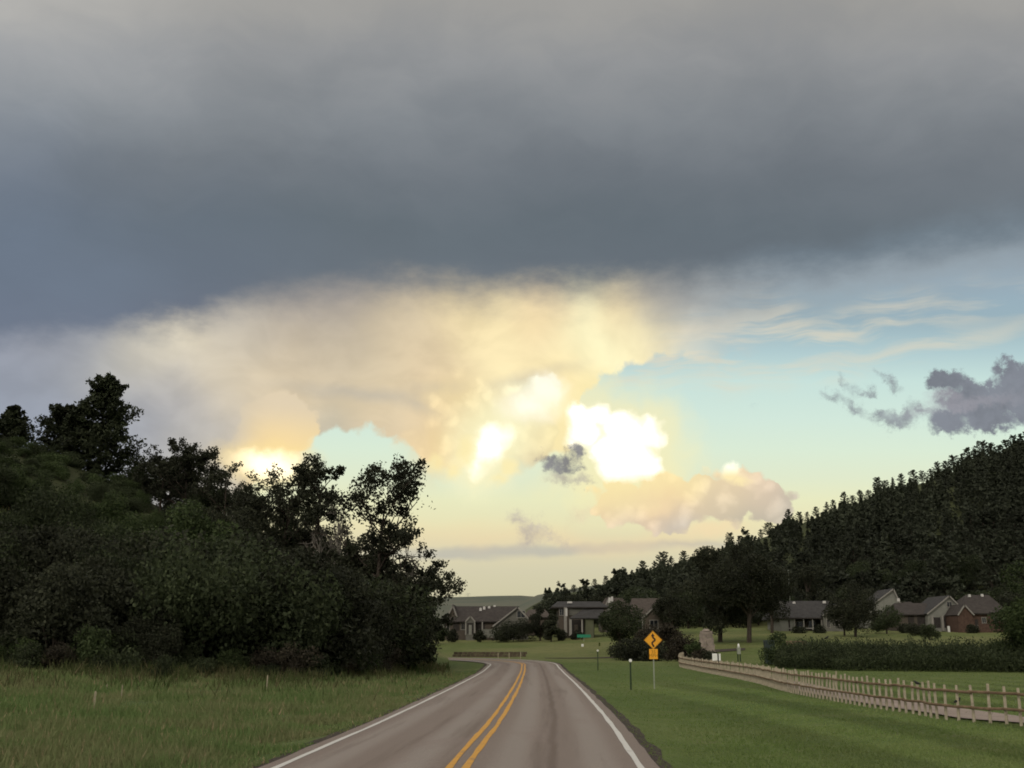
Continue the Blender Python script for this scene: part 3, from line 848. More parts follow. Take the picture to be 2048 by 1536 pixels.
def pine(h, w, n, mat, seed, size=0.5, sparse=0.12, base=0.12, blunt=0.75, bark="bark", dense_tip=0.25):
    """pine: trunk, whorled boughs, upturned needle tufts in shelves"""
    rs = np.random.default_rng(seed)
    mb = MB(); pts = [(0, 0, -0.4)]; x = y = 0.0
    for i in range(1, 7):
        x += rs.normal() * 0.005 * h; y += rs.normal() * 0.005 * h; pts.append((x, y, h * 0.97 * i / 6))
    mb.tube(pts, [0.022 * h * (1 - 0.9 * i / 6) + 0.02 for i in range(7)], 6, cap=False)
    cen, siz = [], []
    nb = 44 if n < 3000 else 90; per = max(4, n // nb)
    for j in range(nb):
        u = base + (1 - base) * (j + rs.random()) / nb
        if rs.random() < sparse: continue
        v_ = (u - base) / (1 - base)
        prof = min(1.0, (u - base + 0.10) / 0.18) * ((1 - v_ ** 1.4 * (1 - dense_tip * 0.3)) ** blunt if n < 3000 else (1 - v_ * 0.97) ** blunt * (0.92 + 0.16 * math.sin(v_ * 17 + seed)))
        L = w * 0.5 * max(prof, 0.08) * (0.65 + 0.5 * rs.random())
        a = j * 2.399 + rs.normal() * 0.3
        tz = h * u; bx = np.interp(u * 6, range(7), [p[0] for p in pts]); by = np.interp(u * 6, range(7), [p[1] for p in pts])
        rise = L * (0.10 + 0.45 * u)
        tip = (bx + L * math.cos(a), by + L * math.sin(a), tz + rise)
        mb.tube([(bx, by, tz), ((bx + tip[0]) / 2, (by + tip[1]) / 2, tz + rise * 0.3), tip], [0.004 * h + 0.01, 0.003 * h + 0.008, 0.012], 3, cap=False)
        t = rs.random(per) ** 0.55
        c = np.c_[bx + (tip[0] - bx) * t, by + (tip[1] - by) * t, tz + rise * t * t]
        c += rs.normal(size=(per, 3)) * np.array([0.16, 0.16, 0.10]) * (L * 0.55 + 0.2)
        cen.append(c); siz.append(size * (0.6 + 0.7 * rs.random(per)))
    cen.append(np.c_[x + rs.normal(size=per) * 0.05 * w, y + rs.normal(size=per) * 0.05 * w, h * (0.93 + 0.09 * rs.random(per))]); siz.append(np.full(per, size * 0.8))
    cm = leaf_mesh("crown", np.concatenate(cen), np.concatenate(siz), M[mat], rs, aspect=0.5)
    tm = mb.mesh("trunk", M[bark])
    return tm, cm

def plant(name, meshes, part_names, loc, rz, sc, label, cat, group=None):
    o = empty(name, loc, rz)
    o.scale = sc if hasattr(sc, "__len__") else (sc, sc, sc)
    for me, pn in zip(meshes, part_names):
        if me is not None: obj(pn, me, o)
    return tag(o, label, cat, group)

TC = ("trunk", "crown"); SF = ("stems", "foliage")
def height_to(px, row, loc):
    """height a thing at loc needs for its top to reach photo row `row`"""
    return at(px, row, loc.y).z - loc.z

# --- left wood: the trees one can tell apart against the sky
def left_tree(px, top, depth, spread, nleaf, mat, seed, label, size=0.30, name="broadleaf_tree", dz=0.0, **kw):
    g = on_ground(px, depth); g.z -= 0.2
    h = height_to(px, top, g)
    tm, cm = broadleaf(name, h, spread, nleaf, mat, seed, size, **kw)
    # fit: crown tip exactly to the row
    return plant(name, (tm, cm), TC, g, 0.0, 1.0, label, "tree", "broadleaf trees of the left wood")
def left_pine(px, top, base_row, depth, w, n, seed, label, **kw):
    g = on_ground(px, depth)
    h = height_to(px, top, g)
    return plant("pine_tree", pine(h, w, n, "needle", seed, **kw), TC, g, 0.0, 1.0, label, "tree", "pines on the left hilltop")
left_pine(165, 760, 935, 138, 11.5, 18000, 11, "tall dense pine on the grassy hilltop at the left", size=0.46, blunt=0.52, base=0.02, sparse=0.0)
left_pine(88, 818, 930, 137, 9.5, 9500, 12, "lower wide pine leaning against the tall pine's left side", size=0.46, blunt=0.42, base=0.02, sparse=0.0)
left_pine(-22, 815, 900, 131, 7.0, 6000, 13, "pine cut off by the left edge of the picture", size=0.5, base=0.04)
left_tree(268, 888, 140, 3.2, 1500, "leaf_dark", 21, "thin wispy treetop just right of the tall hilltop pine", 0.24, n_main=6)
left_tree(352, 880, 128, 4.4, 12000, "leaf_dark", 22, "dense dark tree with a forked top left of the bright cloud", 0.26, n_main=9)
left_tree(300, 910, 132, 3.8, 7000, "leaf_dark", 23, "dark tree between the wispy treetop and the fork-topped tree", 0.26, n_main=8)
left_tree(432, 925, 124, 4.2, 5200, "leaf_dark", 24, "loose tree with sky showing through, left of the bright cloud", 0.26, n_main=8)
left_tree(556, 905, 116, 5.2, 8500, "leaf_dark", 25, "tall open tree standing in front of the brightest left cloud", 0.28, n_main=9, first=0.35)
left_tree(622, 930, 114, 3.3, 7200, "leaf_dark", 26, "narrow tree right beside the tall open one", 0.28, n_main=9, first=0.38)
left_tree(500, 975, 118, 4.2, 6200, "leaf_dark", 27, "lower leafy tree at the left foot of the tall open one", 0.26, n_main=8)
left_tree(758, 897, 106, 6.2, 11000, "leaf_dark", 28, "tall rounded tree with airy crown, rightmost of the tall ones", 0.29, n_main=9, first=0.42, up=0.75, forks=4)
left_tree(800, 1040, 106, 3.4, 3200, "leaf_dark", 29, "small leaning tree under the rounded tall tree's right side", 0.26, n_main=7)
left_tree(700, 1075, 108, 4.6, 10000, "leaf_dark", 30, "bushy dark tree below the tall rounded tree", 0.27, n_main=9)
left_tree(846, 1118, 112, 4.2, 8000, "leaf_dark", 31, "spiky-topped tree at the right end of the left wood", 0.26, n_main=9, up=1.0)
left_tree(790, 1120, 103, 4.2, 9500, "leaf_dark", 32, "full dark tree near the right end of the left wood", 0.26, n_main=9)
for px, top, d, sp_, mt, sd, lb in ((262, 925, 139, 3.2, "leaf_mid", 51, "dense tree at the right foot of the tall hilltop pine"), (318, 918, 134, 3.6, "leaf_dark", 52, "dense dark tree filling the gap left of the fork-topped tree"), (372, 902, 130, 3.6, "leaf_dark", 53, "dense dark tree right behind the fork-topped tree"),
                                    (420, 942, 127, 3.4, "leaf_mid", 54, "dense tree below the loose tree left of the bright cloud"), (470, 966, 124, 3.4, "leaf_dark", 55, "dense dark tree below the left edge of the bright cloud"), (525, 990, 121, 3.6, "leaf_dark", 56, "dense dark tree at the trunk of the tall open tree"),
                                    (590, 1000, 119, 3.4, "leaf_mid", 57, "dense tree at the foot of the narrow tree"), (655, 1050, 113, 3.2, "leaf_dark", 58, "dense dark tree under the pale dead trees"), (725, 1068, 110, 3.4, "leaf_dark", 59, "dense dark tree at the trunk of the rounded tall tree")):
    g = on_ground(px, d); g.z -= 0.2
    plant("dense_tree", lobed_tree(height_to(px, top, g), sp_, 7500, mt, sd, 0.24, 0.0, 18), TC, g, 0.0, 1.0, lb, "tree", "dense trees of the left wood")
for px, top, d, sp_, sd, lb in ((678, 990, 108, 2.2, 41, "bare pale-twigged dead tree left of the rounded tall tree"), (632, 1040, 109, 2.0, 42, "bare grey dead tree left of the taller dead one"), (822, 1085, 107, 1.8, 43, "bare twiggy dead tree beside the right end of the wood")):
    g = on_ground(px, d); h = height_to(px, top, g)
    tm, _ = broadleaf("dead_tree", h, sp_, 0, "leaf_dark", sd, bark="bark_pale", n_main=10, up=1.4, forks=5, first=0.4)
    plant("dead_tree", (tm,), ("trunk",), g, 0.0, 1.0, lb, "tree", "dead trees in the left wood")

# --- thicket covering the left slope
SIL = np.array([(-300, 860), (0, 885), (60, 900), (130, 925), (200, 955), (240, 955), (300, 960), (360, 950), (430, 975), (480, 1000), (540, 1010), (600, 1030), (660, 1075), (720, 1080), (770, 1125), (800, 1160), (830, 1210), (850, 1250), (880, 1290), (930, 1300)])
bush_kinds = [bush_mesh(5.0, 6.0, 9500, ("leaf_dark", "leaf_mid", "leaf_dark", "leaf_green", "leaf_dark", "leaf_mid")[i], 60 + i, 0.20, 16) for i in range(6)]
low_kinds = [bush_mesh(2.0, 3.2, 2200, ("leaf_mid", "leaf_green", "leaf_brown", "leaf_mid")[i], 70 + i, 0.15, 9) for i in range(4)]
rs = np.random.default_rng(5)
def footd(px): r = ray(px, 1290); return float(np.interp(r.x / r.y, FT, FD))
placed = 0
for d_off, step in ((3, 34), (11, 40), (21, 44), (33, 48), (47, 52), (60, 60)):
    px = -110.0
    while px < 812:
        d = footd(px) + d_off + rs.normal() * 2.0
        g = on_ground(px, d)
        top = np.interp(px, SIL[:, 0], SIL[:, 1]) + 14 + 30 * rs.random()
        hmax = height_to(px, top, g)
        h = min(hmax, 3.2 + 3.8 * rs.random() + (1.5 if px > 350 else -0.6))
        if hmax > 0.7:
            k = int(rs.integers(0, 6))
            if px < 330 and d_off > 15: k = int(rs.choice([1, 3, 5, 3]))
            elif px > 420 or d_off < 12: k = int(rs.choice([0, 2, 4, 4, 1]))
            w = h * (0.85 + 0.5 * rs.random())
            g.z -= 0.15
            where = "the hilltop pines" if px < 250 else "the fork-topped dark tree" if px < 480 else "the tall open tree" if px < 680 else "the rounded tall tree"
            tier = "at the front edge of the thicket below" if d_off < 8 else "low in the thicket below" if d_off < 25 else "high in the thicket below"
            plant("shrub", bush_kinds[k], SF, g, rs.random() * 6.28, (w / 6.0, w / 6.0, h / 5.0), "dark leafy shrub " + tier + " " + where, "shrub", "shrubs of the thicket, " + tier.replace(" below", "") + ", by " + where)
            placed += 1
        px += step * (0.75 + 0.5 * rs.random())
for i in range(46):                                   # low scrub along the foot of the thicket
    px = -60 + 930 * (i + rs.random()) / 46
    g = on_ground(px, footd(px) - 1.5 + rs.normal() * 2.2); g.z -= 0.05
    s = 0.5 + 0.6 * rs.random()
    plant("low_shrub", low_kinds[int(rs.integers(0, 4))], SF, g, rs.random() * 6.28, (s, s, s * (0.8 + 0.5 * rs.random())), "low scrubby bush where the left grass meets the thicket", "shrub", "scrub along the foot of the left thicket")

for i in range(60):                                   # scrub roughening the bare crest under the pines
    px = -60 + 320 * rs.random()
    r = ray(px, 1290); dr = float(np.interp(r.x / r.y, LT, LD))
    g = on_ground(px, dr - 1 - 26 * rs.random()); g.z -= 0.1
    s = 0.45 + 0.5 * rs.random()
    plant("crest_shrub", low_kinds[int(rs.choice([0, 1, 3]))], SF, g, rs.random() * 6.28, (s * 1.3, s * 1.3, s), "low green scrub on the hill crest under the left pines", "shrub", "scrub on the left hill crest")

# --- pines over the right hill
pine_kinds = [pine(12.0, 6.4 + 1.2 * (i % 3), 1100, "needle_far", 90 + i, size=0.85, blunt=(0.6, 0.45, 0.9, 0.5)[i % 4], base=(0.06, 0.20, 0.03, 0.12)[i % 4], sparse=0.06) for i in range(8)]
round_kinds = [broadleaf("t", 9.0, 3.4, 700, "needle_far", 110 + i, 0.85, n_main=6, levels=2) for i in range(3)]
def ridge_at(px):
    r = ray(px, 1290); t = r.x / r.y
    # bearing of the ridge point seen in column px: solve with its own height
    for _ in range(3):
        d = float(np.interp(t, RT, RD)); z = float(np.interp(t, RT, RZ))
        fw = d * math.cos(PITCH) + (z - EYE.z) * math.sin(PITCH)
        t = (px - CX) / FPX * fw / d
    return t, d
def ordinal(n): return "%d%s" % (n, "th" if 10 <= n % 100 <= 20 else {1: "st", 2: "nd", 3: "rd"}.get(n % 10, "th"))
# skyline pines, one by one: column and treetop row
SKY = [(1122, 1160), (1148, 1170), (1165, 1154), (1190, 1158), (1212, 1152), (1233, 1132), (1248, 1131), (1285, 1122), (1310, 1122), (1326, 1105), (1343, 1112), (1369, 1102),
       (1412, 1094), (1461, 1066), (1478, 1072), (1490, 1052), (1522, 1062), (1538, 1046), (1580, 1018), (1600, 1024), (1615, 1024), (1633, 1014), (1655, 1004), (1668, 1000), (1690, 984), (1706, 992), (1722, 980), (1738, 984),
       (1757, 955), (1772, 962), (1788, 955), (1805, 948), (1828, 940), (1846, 944), (1862, 938), (1876, 924), (1893, 922), (1910, 912), (1926, 908), (1938, 896), (1952, 898), (1968, 884), (1984, 886), (2002, 890), (2016, 880), (2030, 872), (2044, 868), (2060, 862), (2085, 856), (2110, 848), (2140, 842), (2170, 830), (2200, 824), (2240, 812), (2290, 800), (2350, 786), (2420, 770)]
for i, (px, top) in enumerate(SKY):
    t, d = ridge_at(px)
    x, y = t * d, d * (0.985 + 0.01 * (i % 3)); x = t * y
    g = Vector((x, y, gz(x, y) - 0.5))
    h = max(height_to(px, top, g), 6.0)
    rnd = px in (1165, 1233, 1248, 1490, 1122, 1412)
    ms = round_kinds[i % 3] if rnd else pine_kinds[(i * 5) % 8]
    sc = h / (9.6 if rnd else 12.2); ws = sc * (1.2 if h < 16 else 0.95) * (0.85 + 0.35 * ((i * 7) % 5) / 4)
    plant("ridge_pine", ms, TC, g, i * 1.7, (ws, ws, sc), "%s pine from the left along the right ridge skyline" % ordinal(i + 1) if not rnd else "round-crowned tree, %s from the left along the right ridge skyline" % ordinal(i + 1), "tree", "pines along the right skyline")
# pines on the slope below: nearest ones singly, the rest as a wood
slope = []
rs = np.random.default_rng(8)
tries = 0
while len(slope) < 1900 and tries < 40000:
    tries += 1
    px = 1090 + 1400 * rs.random() ** 0.85
    t, d = ridge_at(px)
    u = rs.random()
    y = 268 + (d - 268) * u ** 0.8
    x = t * y
    dens = 0.55 + 0.45 * math.sin(px * 0.02 + y * 0.013)
    if px < 1420 and u > 0.55 and rs.random() < 0.45 * (1420 - px) / 200: continue
    if rs.random() > 0.35 + dens: continue
    slope.append((y, x, px))
slope.sort()
zz = ground_z(np.array([s[1] for s in slope]), np.array([s[0] for s in slope]))
pos_wood = []
n_single = 0
for i, (y, x, px) in enumerate(slope):
    sky_row = np.interp(px, [s[0] for s in SKY], [s[1] for s in SKY]) + 12 + 14 * rs.random()
    h = min(8 + 6 * rs.random(), height_to(px, sky_row, Vector((x, y, zz[i]))))
    if h < 3.0: continue
    if n_single < 230 and px < 2060:
        n_single += 1
        k = int(rs.integers(0, 11)); rnd = k >= 8
        ms = round_kinds[k - 8] if rnd else pine_kinds[k]
        sc = h / (9.6 if rnd else 12.2)
        plant("hillside_pine", ms, TC, Vector((x, y, zz[i] - 0.4)), rs.random() * 6.28, (sc * 1.1, sc * 1.1, sc), "dark pine on the lower slope of the right wooded hill", "tree", "pines on the right hillside")
    else:
        pos_wood.append((x, y, zz[i] - 0.4, h))
cen, siz = [], []
for x, y, z, h in pos_wood:
    n = 150; u = rs.random(n) ** 0.8
    r = h * 0.24 * (1 - u) ** 0.7 * np.sqrt(rs.random(n)) * (0.8 + 0.4 * rs.random()); a = rs.random(n) * 6.283
    cen.append(np.c_[x + r * np.cos(a), y + r * np.sin(a), z + h * (0.08 + 0.92 * u)]); siz.append(1.0 + 0.6 * rs.random(n))
me = leaf_mesh("pine_wood", np.concatenate(cen), np.concatenate(siz), M["needle_far"], rs)
tag(obj("pine_wood", me), "dark mass of pines covering the upper right hill", "wood", kind="stuff")

foot_kinds = [lobed_tree(8.0, 4.2, 2600, ("leaf_dark", "leaf_mid", "leaf_dark", "leaf_mid", "needle_far")[i], 140 + i, 0.42, 0.02, 15) for i in range(5)]
for i in range(84):
    px = 1075 + 1330 * (i + rs.random()) / 84
    d_ = 244 + 34 * rs.random() + (30 if px < 1250 else 0)
    g = on_ground(px, d_); g.z -= 0.3
    s = 0.7 + 0.5 * rs.random()
    lim = height_to(px, np.interp(px, [q[0] for q in SKY], [q[1] for q in SKY]) + 25, g) / 8.0
    s = min(s, max(lim, 0.4))
    plant("foothill_tree", foot_kinds[int(rs.integers(0, 5))], TC, g, rs.random() * 6.28, s, "dark bushy tree in the belt between houses and the pine hill", "tree", "tree belt behind the houses")
# ------------------------------------------------------------------ valley trees and hedges
def valley_tree(px, top, base, mat, seed, spread, n, label, size=0.3, name="broadleaf_tree", depth=None, leafy=False, **kw):
    g = hit(px, base) if depth is None else on_ground(px, depth)
    g.z -= 0.1
    h = height_to(px, top, g)
    if leafy:
        ms = bush_mesh(h, spread * 2, n, mat, seed, size, 16); parts = SF
    else:
        ms = lobed_tree(h, spread, int(n * 1.2), mat, seed, size * 0.85, kw.get("first", 0.2)); parts = TC
    return plant(name, ms, parts, g, 0.0, 1.0, label, "tree", "trees on the valley floor")
valley_tree(1238, 1200, 1312, "leaf_mid", 201, 4.1, 9000, "round bushy dark tree left of the yellow diamond sign", 0.26, "round_tree", depth=158, n_main=10, first=0.02, up=0.2)
valley_tree(1345, 1190, 1300, "leaf_dark", 202, 4.4, 6000, "dark tree behind the gabled house right of the diamond sign", 0.34, depth=205, n_main=9)
valley_tree(1440, 1095, 1305, "leaf_dark", 203, 6.6, 14000, "tall dark tree with spreading crown behind the stone gate pillar", 0.36, depth=170, n_main=10, first=0.03)
valley_tree(1498, 1085, 1310, "leaf_dark", 204, 6.8, 16000, "tallest dark tree with a thick trunk beside the dark green utility box", 0.36, depth=165, n_main=11, first=0.06)
valley_tree(1545, 1130, 1300, "leaf_dark", 205, 5.0, 8000, "dark tree just left of the grey-roofed ranch house", 0.36, depth=205, n_main=9, first=0.2)
valley_tree(1712, 1165, 1285, "leaf_dark", 206, 4.6, 9000, "dark tree between the grey-roofed house and the pale gable", 0.30, depth=185, n_main=10, first=0.10, up=0.3)
valley_tree(1690, 1205, 1285, "leaf_dark", 207, 3.0, 5000, "smaller dark tree crowding the grey-roofed house's right end", 0.28, depth=190, n_main=8, first=0.1)
valley_tree(1775, 1210, 1285, "leaf_mid", 208, 3.4, 5000, "leafy tree below the pale gable wall", 0.28, depth=200, n_main=8, first=0.1)
valley_tree(1080, 1215, 1270, "leaf_dark", 209, 2.6, 6000, "dark tree between the two houses beyond the bend", 0.3, depth=206, n_main=9, first=0.12)
valley_tree(1102, 1228, 1270, "leaf_dark", 210, 2.0, 5000, "dark shrubby tree at the left corner of the flat-topped house", 0.28, depth=200, n_main=8, first=0.05)
valley_tree(872, 1235, 1275, "leaf_mid", 211, 2.0, 5000, "tree at the left end of the long brown-roofed house", 0.28, depth=195, n_main=8, first=0.05)
valley_tree(1015, 1243, 1272, "leaf_dark", 212, 2.8, 4200, "dark bush in front of the big pale gable", 0.26, "garden_bush", depth=203, leafy=True)
valley_tree(1045, 1240, 1272, "leaf_dark", 213, 2.6, 4200, "dark bush under the right eave of the pale gable", 0.26, "garden_bush", depth=204, leafy=True)
valley_tree(1335, 1238, 1316, "leaf_brown", 214, 2.4, 5200, "reddish-brown bush right behind the diamond sign", 0.24, "russet_bush", depth=136, leafy=True)
valley_tree(1300, 1248, 1316, "leaf_brown", 215, 2.0, 4200, "reddish-brown bush left behind the diamond sign", 0.24, "russet_bush", depth=140, leafy=True)
valley_tree(1275, 1278, 1316, "leaf_dark", 216, 2.6, 4000, "dark shrub at the foot of the round tree", 0.22, "garden_bush", depth=132, leafy=True)
valley_tree(1250, 1284, 1316, "leaf_dark", 217, 2.2, 3600, "dark low shrub in front of the round tree's trunk", 0.22, "garden_bush", depth=134, leafy=True)
valley_tree(1300, 1282, 1316, "leaf_dark", 218, 2.2, 3600, "dark low shrub just left of the diamond sign's plaque", 0.22, "garden_bush", depth=130, leafy=True)
valley_tree(1360, 1262, 1314, "leaf_brown", 219, 2.0, 3200, "brown bush left of the stone gate pillar", 0.22, "russet_bush", depth=128, leafy=True)
valley_tree(1400, 1298, 1318, "leaf_brown", 220, 1.3, 2400, "low brown planting at the foot of the stone gate pillar", 0.18, "russet_bush", depth=118, leafy=True)
valley_tree(1418, 1300, 1318, "leaf_dark", 221, 1.2, 2400, "low dark planting between gate pillar and white panels", 0.18, "garden_bush", depth=117, leafy=True)
valley_tree(1388, 1270, 1316, "leaf_green", 222, 1.0, 2000, "slim green shrub at the gate pillar's left side", 0.18, "garden_bush", depth=121, leafy=True)
valley_tree(1556, 1262, 1320, "leaf_green", 223, 1.9, 3600, "bright green bush at the left end of the hedge", 0.2, "garden_bush", depth=112, leafy=True)
valley_tree(2082, 1122, 1320, "leaf_green", 224, 4.2, 11000, "light green tree cut off by the right edge", 0.26, "edge_tree", depth=96, n_main=10, first=0.1, up=0.5)
valley_tree(2035, 1235, 1325, "leaf_green", 225, 2.4, 5000, "green bush below the light green tree at the right edge", 0.2, "garden_bush", depth=98, leafy=True)
valley_tree(1830, 1243, 1282, "leaf_dark", 226, 1.6, 2600, "small dark bush by the porch of the pale-gabled house", 0.2, "garden_bush", depth=190, leafy=True)
valley_tree(1862, 1240, 1285, "leaf_mid", 227, 1.5, 2600, "small bush in front of the porch columns at right", 0.2, "garden_bush", depth=170, leafy=True)
valley_tree(985, 1212, 1262, "leaf_dark", 228, 3.4, 4200, "tree crown showing over the long brown roof", 0.34, depth=262, n_main=8)
valley_tree(1150, 1190, 1262, "leaf_dark", 229, 5.0, 6000, "dark tree rising behind the flat-topped house", 0.4, depth=275, n_main=8)
valley_tree(1210, 1180, 1262, "leaf_dark", 230, 5.0, 6000, "dark tree behind the roof right of the flat-topped house", 0.4, depth=280, n_main=8)
valley_tree(1275, 1172, 1262, "leaf_mid", 231, 5.2, 6000, "dark tree behind the gabled house's roof", 0.4, depth=285, n_main=8)
valley_tree(1380, 1160, 1262, "leaf_dark", 232, 5.4, 6500, "broad dark tree behind the gate pillar trees", 0.4, depth=280, n_main=8)
valley_tree(1620, 1130, 1262, "leaf_dark", 233, 5.6, 6500, "broad dark tree behind the grey-roofed ranch house", 0.42, depth=285, n_main=8)
valley_tree(1745, 1120, 1262, "leaf_mid", 234, 5.6, 6500, "broad tree behind the pale gable", 0.42, depth=290, n_main=8)
valley_tree(1840, 1120, 1262, "leaf_mid", 235, 5.6, 6500, "broad tree behind the pale-gabled house with columns", 0.42, depth=290, n_main=8)
valley_tree(1940, 1110, 1262, "leaf_mid", 236, 5.6, 6500, "broad tree behind the brick house", 0.42, depth=285, n_main=8)

for px, top, w_, sd, lb in ((905, 1256, 1.4, 241, "low shrub under the left window of the long brown-roofed house"), (960, 1258, 1.2, 242, "low shrub by the porch of the long brown-roofed house"), (1122, 1258, 1.3, 243, "low shrub at the left column of the flat-topped house"),
                         (1155, 1260, 1.4, 244, "low shrub before the shaded porch of the flat-topped house"), (1600, 1254, 1.5, 245, "low shrub before the grey-roofed house's porch"), (1640, 1252, 1.6, 246, "dark shrub at the right end of the grey-roofed house's porch"), (1815, 1244, 1.6, 247, "dark shrub left of the column house's porch"), (1945, 1248, 1.4, 248, "low shrub against the brick house's gable")):
    valley_tree(px, top, 1272, "leaf_dark", sd, w_, 2200, lb, 0.22, "garden_bush", depth=204, leafy=True)

# tall weedy hedge on the right, one long uncountable mass of growth
rs = np.random.default_rng(31)
HP = [(1548, 1336), (1600, 1339), (1680, 1342), (1780, 1343), (1880, 1344), (1980, 1345), (2080, 1346), (2250, 1348)]
hw = [hit(*p) for p in HP]
cen, siz = [], []
for i in range(len(hw) - 1):
    n = 13000
    t = rs.random(n); q = np.array(hw[i])[None] * (1 - t[:, None]) + np.array(hw[i + 1])[None] * t[:, None]
    dep = rs.random(n) * 14.0
    nz = np.array([mnoise.noise(Vector((a * 0.55, b * 0.3, 0))) + 0.6 * mnoise.noise(Vector((a * 1.7, b, 5))) for a, b in zip(q[:, 0], dep)])
    hh = 1.80 + 0.60 * nz + 0.95 * rs.random(n) ** 5
    if i == 0: hh = hh * (0.75 + 0.25 * t)
    z = rs.random(n) ** 0.6 * hh * np.clip(0.55 + dep * 0.16, 0, 1)
    c = np.c_[q[:, 0] + dep * 0.35, q[:, 1] + dep, 0 * z]
    c[:, 2] = ground_z(c[:, 0], c[:, 1]) + z + 0.03
    cen.append(c); siz.append(0.16 + 0.2 * rs.random(n))
cen = np.concatenate(cen)
tag(obj("hedge", leaf_mesh("hedge", cen, np.concatenate(siz), M["leaf_mid"], rs, -0.8, 0.3)), "tall overgrown green hedge beyond the rail fence on the right", "hedge", kind="stuff")

# rough grass: tall weedy tufts on the left bank, short tufts over the mown lawn
def blades(n, px0, px1, d0, d1, h0, h1, mat, name, label, seed, side, near_bias=1.0, clumpy=True, foot=False):
    rs = np.random.default_rng(seed)
    d = d0 * (d1 / d0) ** (rs.random(n) ** near_bias)
    px = px0 + (px1 - px0) * rs.random(n)
    x = (px - CX) / FPX * d / 1.03
    off = road_dist(x, d)
    clump = np.array([mnoise.noise(Vector((a * 0.35, b * 0.35, 3))) for a, b in zip(x, d)])
    ok = ((off < -3.8) if side < 0 else (off > 3.8)) & ((clump > -0.25 + 0.5 * rs.random(n) - 0.25) | (not clumpy))
    if foot:
        wd = np.interp(x / d, FT, FD) - d
        ok &= (wd > -4) & (rs.random(n) < np.exp(-np.clip(wd, 0, 99) / 7.0)) & (clump > -0.05 + 0.02 * wd * rs.random(n))
    x, d, off, clump = x[ok], d[ok], off[ok], clump[ok]; n = len(x)
    z = ground_z(x, d)
    h = (h0 + (h1 - h0) * rs.random(n) ** 1.5) * (0.7 + 0.6 * np.clip(clump + 0.5, 0, 1)) * np.clip((np.abs(off) - 3.5) / 2.0, 0.35, 1.0)
    a = rs.random(n) * 6.283; w = (0.012 + 0.010 * rs.random(n)) * (1 + d / 40)
    lx, ly = rs.normal(size=n) * h * 0.35, rs.normal(size=n) * h * 0.35
    v = np.stack([np.c_[x - w * np.cos(a), d - w * np.sin(a), z - 0.02], np.c_[x + w * np.cos(a), d + w * np.sin(a), z - 0.02], np.c_[x + lx, d + ly, z + h]], 1).reshape(-1, 3)
    me = raw_mesh(name, v, np.arange(len(v)), 3, mat)
    return tag(obj(name, me), label, "grass", kind="stuff")
def blade_mat(name, pairs, dry, lawn):
    m, bs = new_mat(name)
    c_ = coords(); s_ = E.tree.nodes.new("ShaderNodeSeparateXYZ"); E.tree.links.new(c_.s, s_.inputs[0])
    x_, y_ = E(s_.outputs[0]), E(s_.outputs[1])
    a_, b_ = noise(c_, 0.045, 4.0, 0.6, dims="3D"), noise(c_, 0.28, 4.0, 0.6, dims="3D")
    r = rand_island()
    c = mixc(smooth(b_, 0.38, 0.62), mixc(r, *pairs[0]), mixc(r, *pairs[1]))
    if dry is not None: c = mixc(mth("GREATER_THAN", r, 0.95), c, dry)
    if lawn: c = vmth("SCALE", c, scale=lawn_tracks(x_, y_, a_, noise(c_, 0.5, 5.0, 0.65, dims="3D")))
    col_in(bs, c); bs.inputs["Roughness"].default_value = 0.7; bs.inputs["Specular IOR Level"].default_value = 0.1
    tr = E.tree.nodes.new("ShaderNodeBsdfTranslucent"); E.tree.links.new(c.s, tr.inputs["Color"])
    mx = E.tree.nodes.new("ShaderNodeMixShader"); mx.inputs[0].default_value = 0.4
    E.tree.links.new(bs.outputs[0], mx.inputs[1]); E.tree.links.new(tr.outputs[0], mx.inputs[2])
    E.tree.links.new(mx.outputs[0], E.tree.nodes["Material Output"].inputs["Surface"])
    return m
M["blade"] = blade_mat("blade", (((0.115, 0.175, 0.058), (0.165, 0.225, 0.082)), ((0.165, 0.185, 0.082), (0.225, 0.230, 0.112))), (0.32, 0.26, 0.15), False)
M["blade_lawn"] = blade_mat("blade_lawn", (((0.125, 0.180, 0.055), (0.160, 0.215, 0.070)), ((0.150, 0.195, 0.068), (0.190, 0.225, 0.088))), None, True)
blades(160000, -200, 960, 17.5, 95, 0.06, 0.34, M["blade"], "meadow_grass", "rough tall grass on the bank left of the road", 301, -1, 0.9)
M["weed"] = blade_mat("weed", (((0.050, 0.075, 0.024), (0.085, 0.110, 0.038)), ((0.085, 0.085, 0.040), (0.120, 0.105, 0.055))), (0.22, 0.17, 0.10), False)
blades(170000, -60, 900, 42, 108, 0.2, 0.8, M["weed"], "bank_weeds", "tall dark weeds where the left bank meets the thicket", 303, -1, 0.6, True, True)
blades(130000, 1080, 2300, 17, 130, 0.02, 0.065, M["blade_lawn"], "lawn_grass", "short mown grass right of the road", 302, 1, 1.9, False)

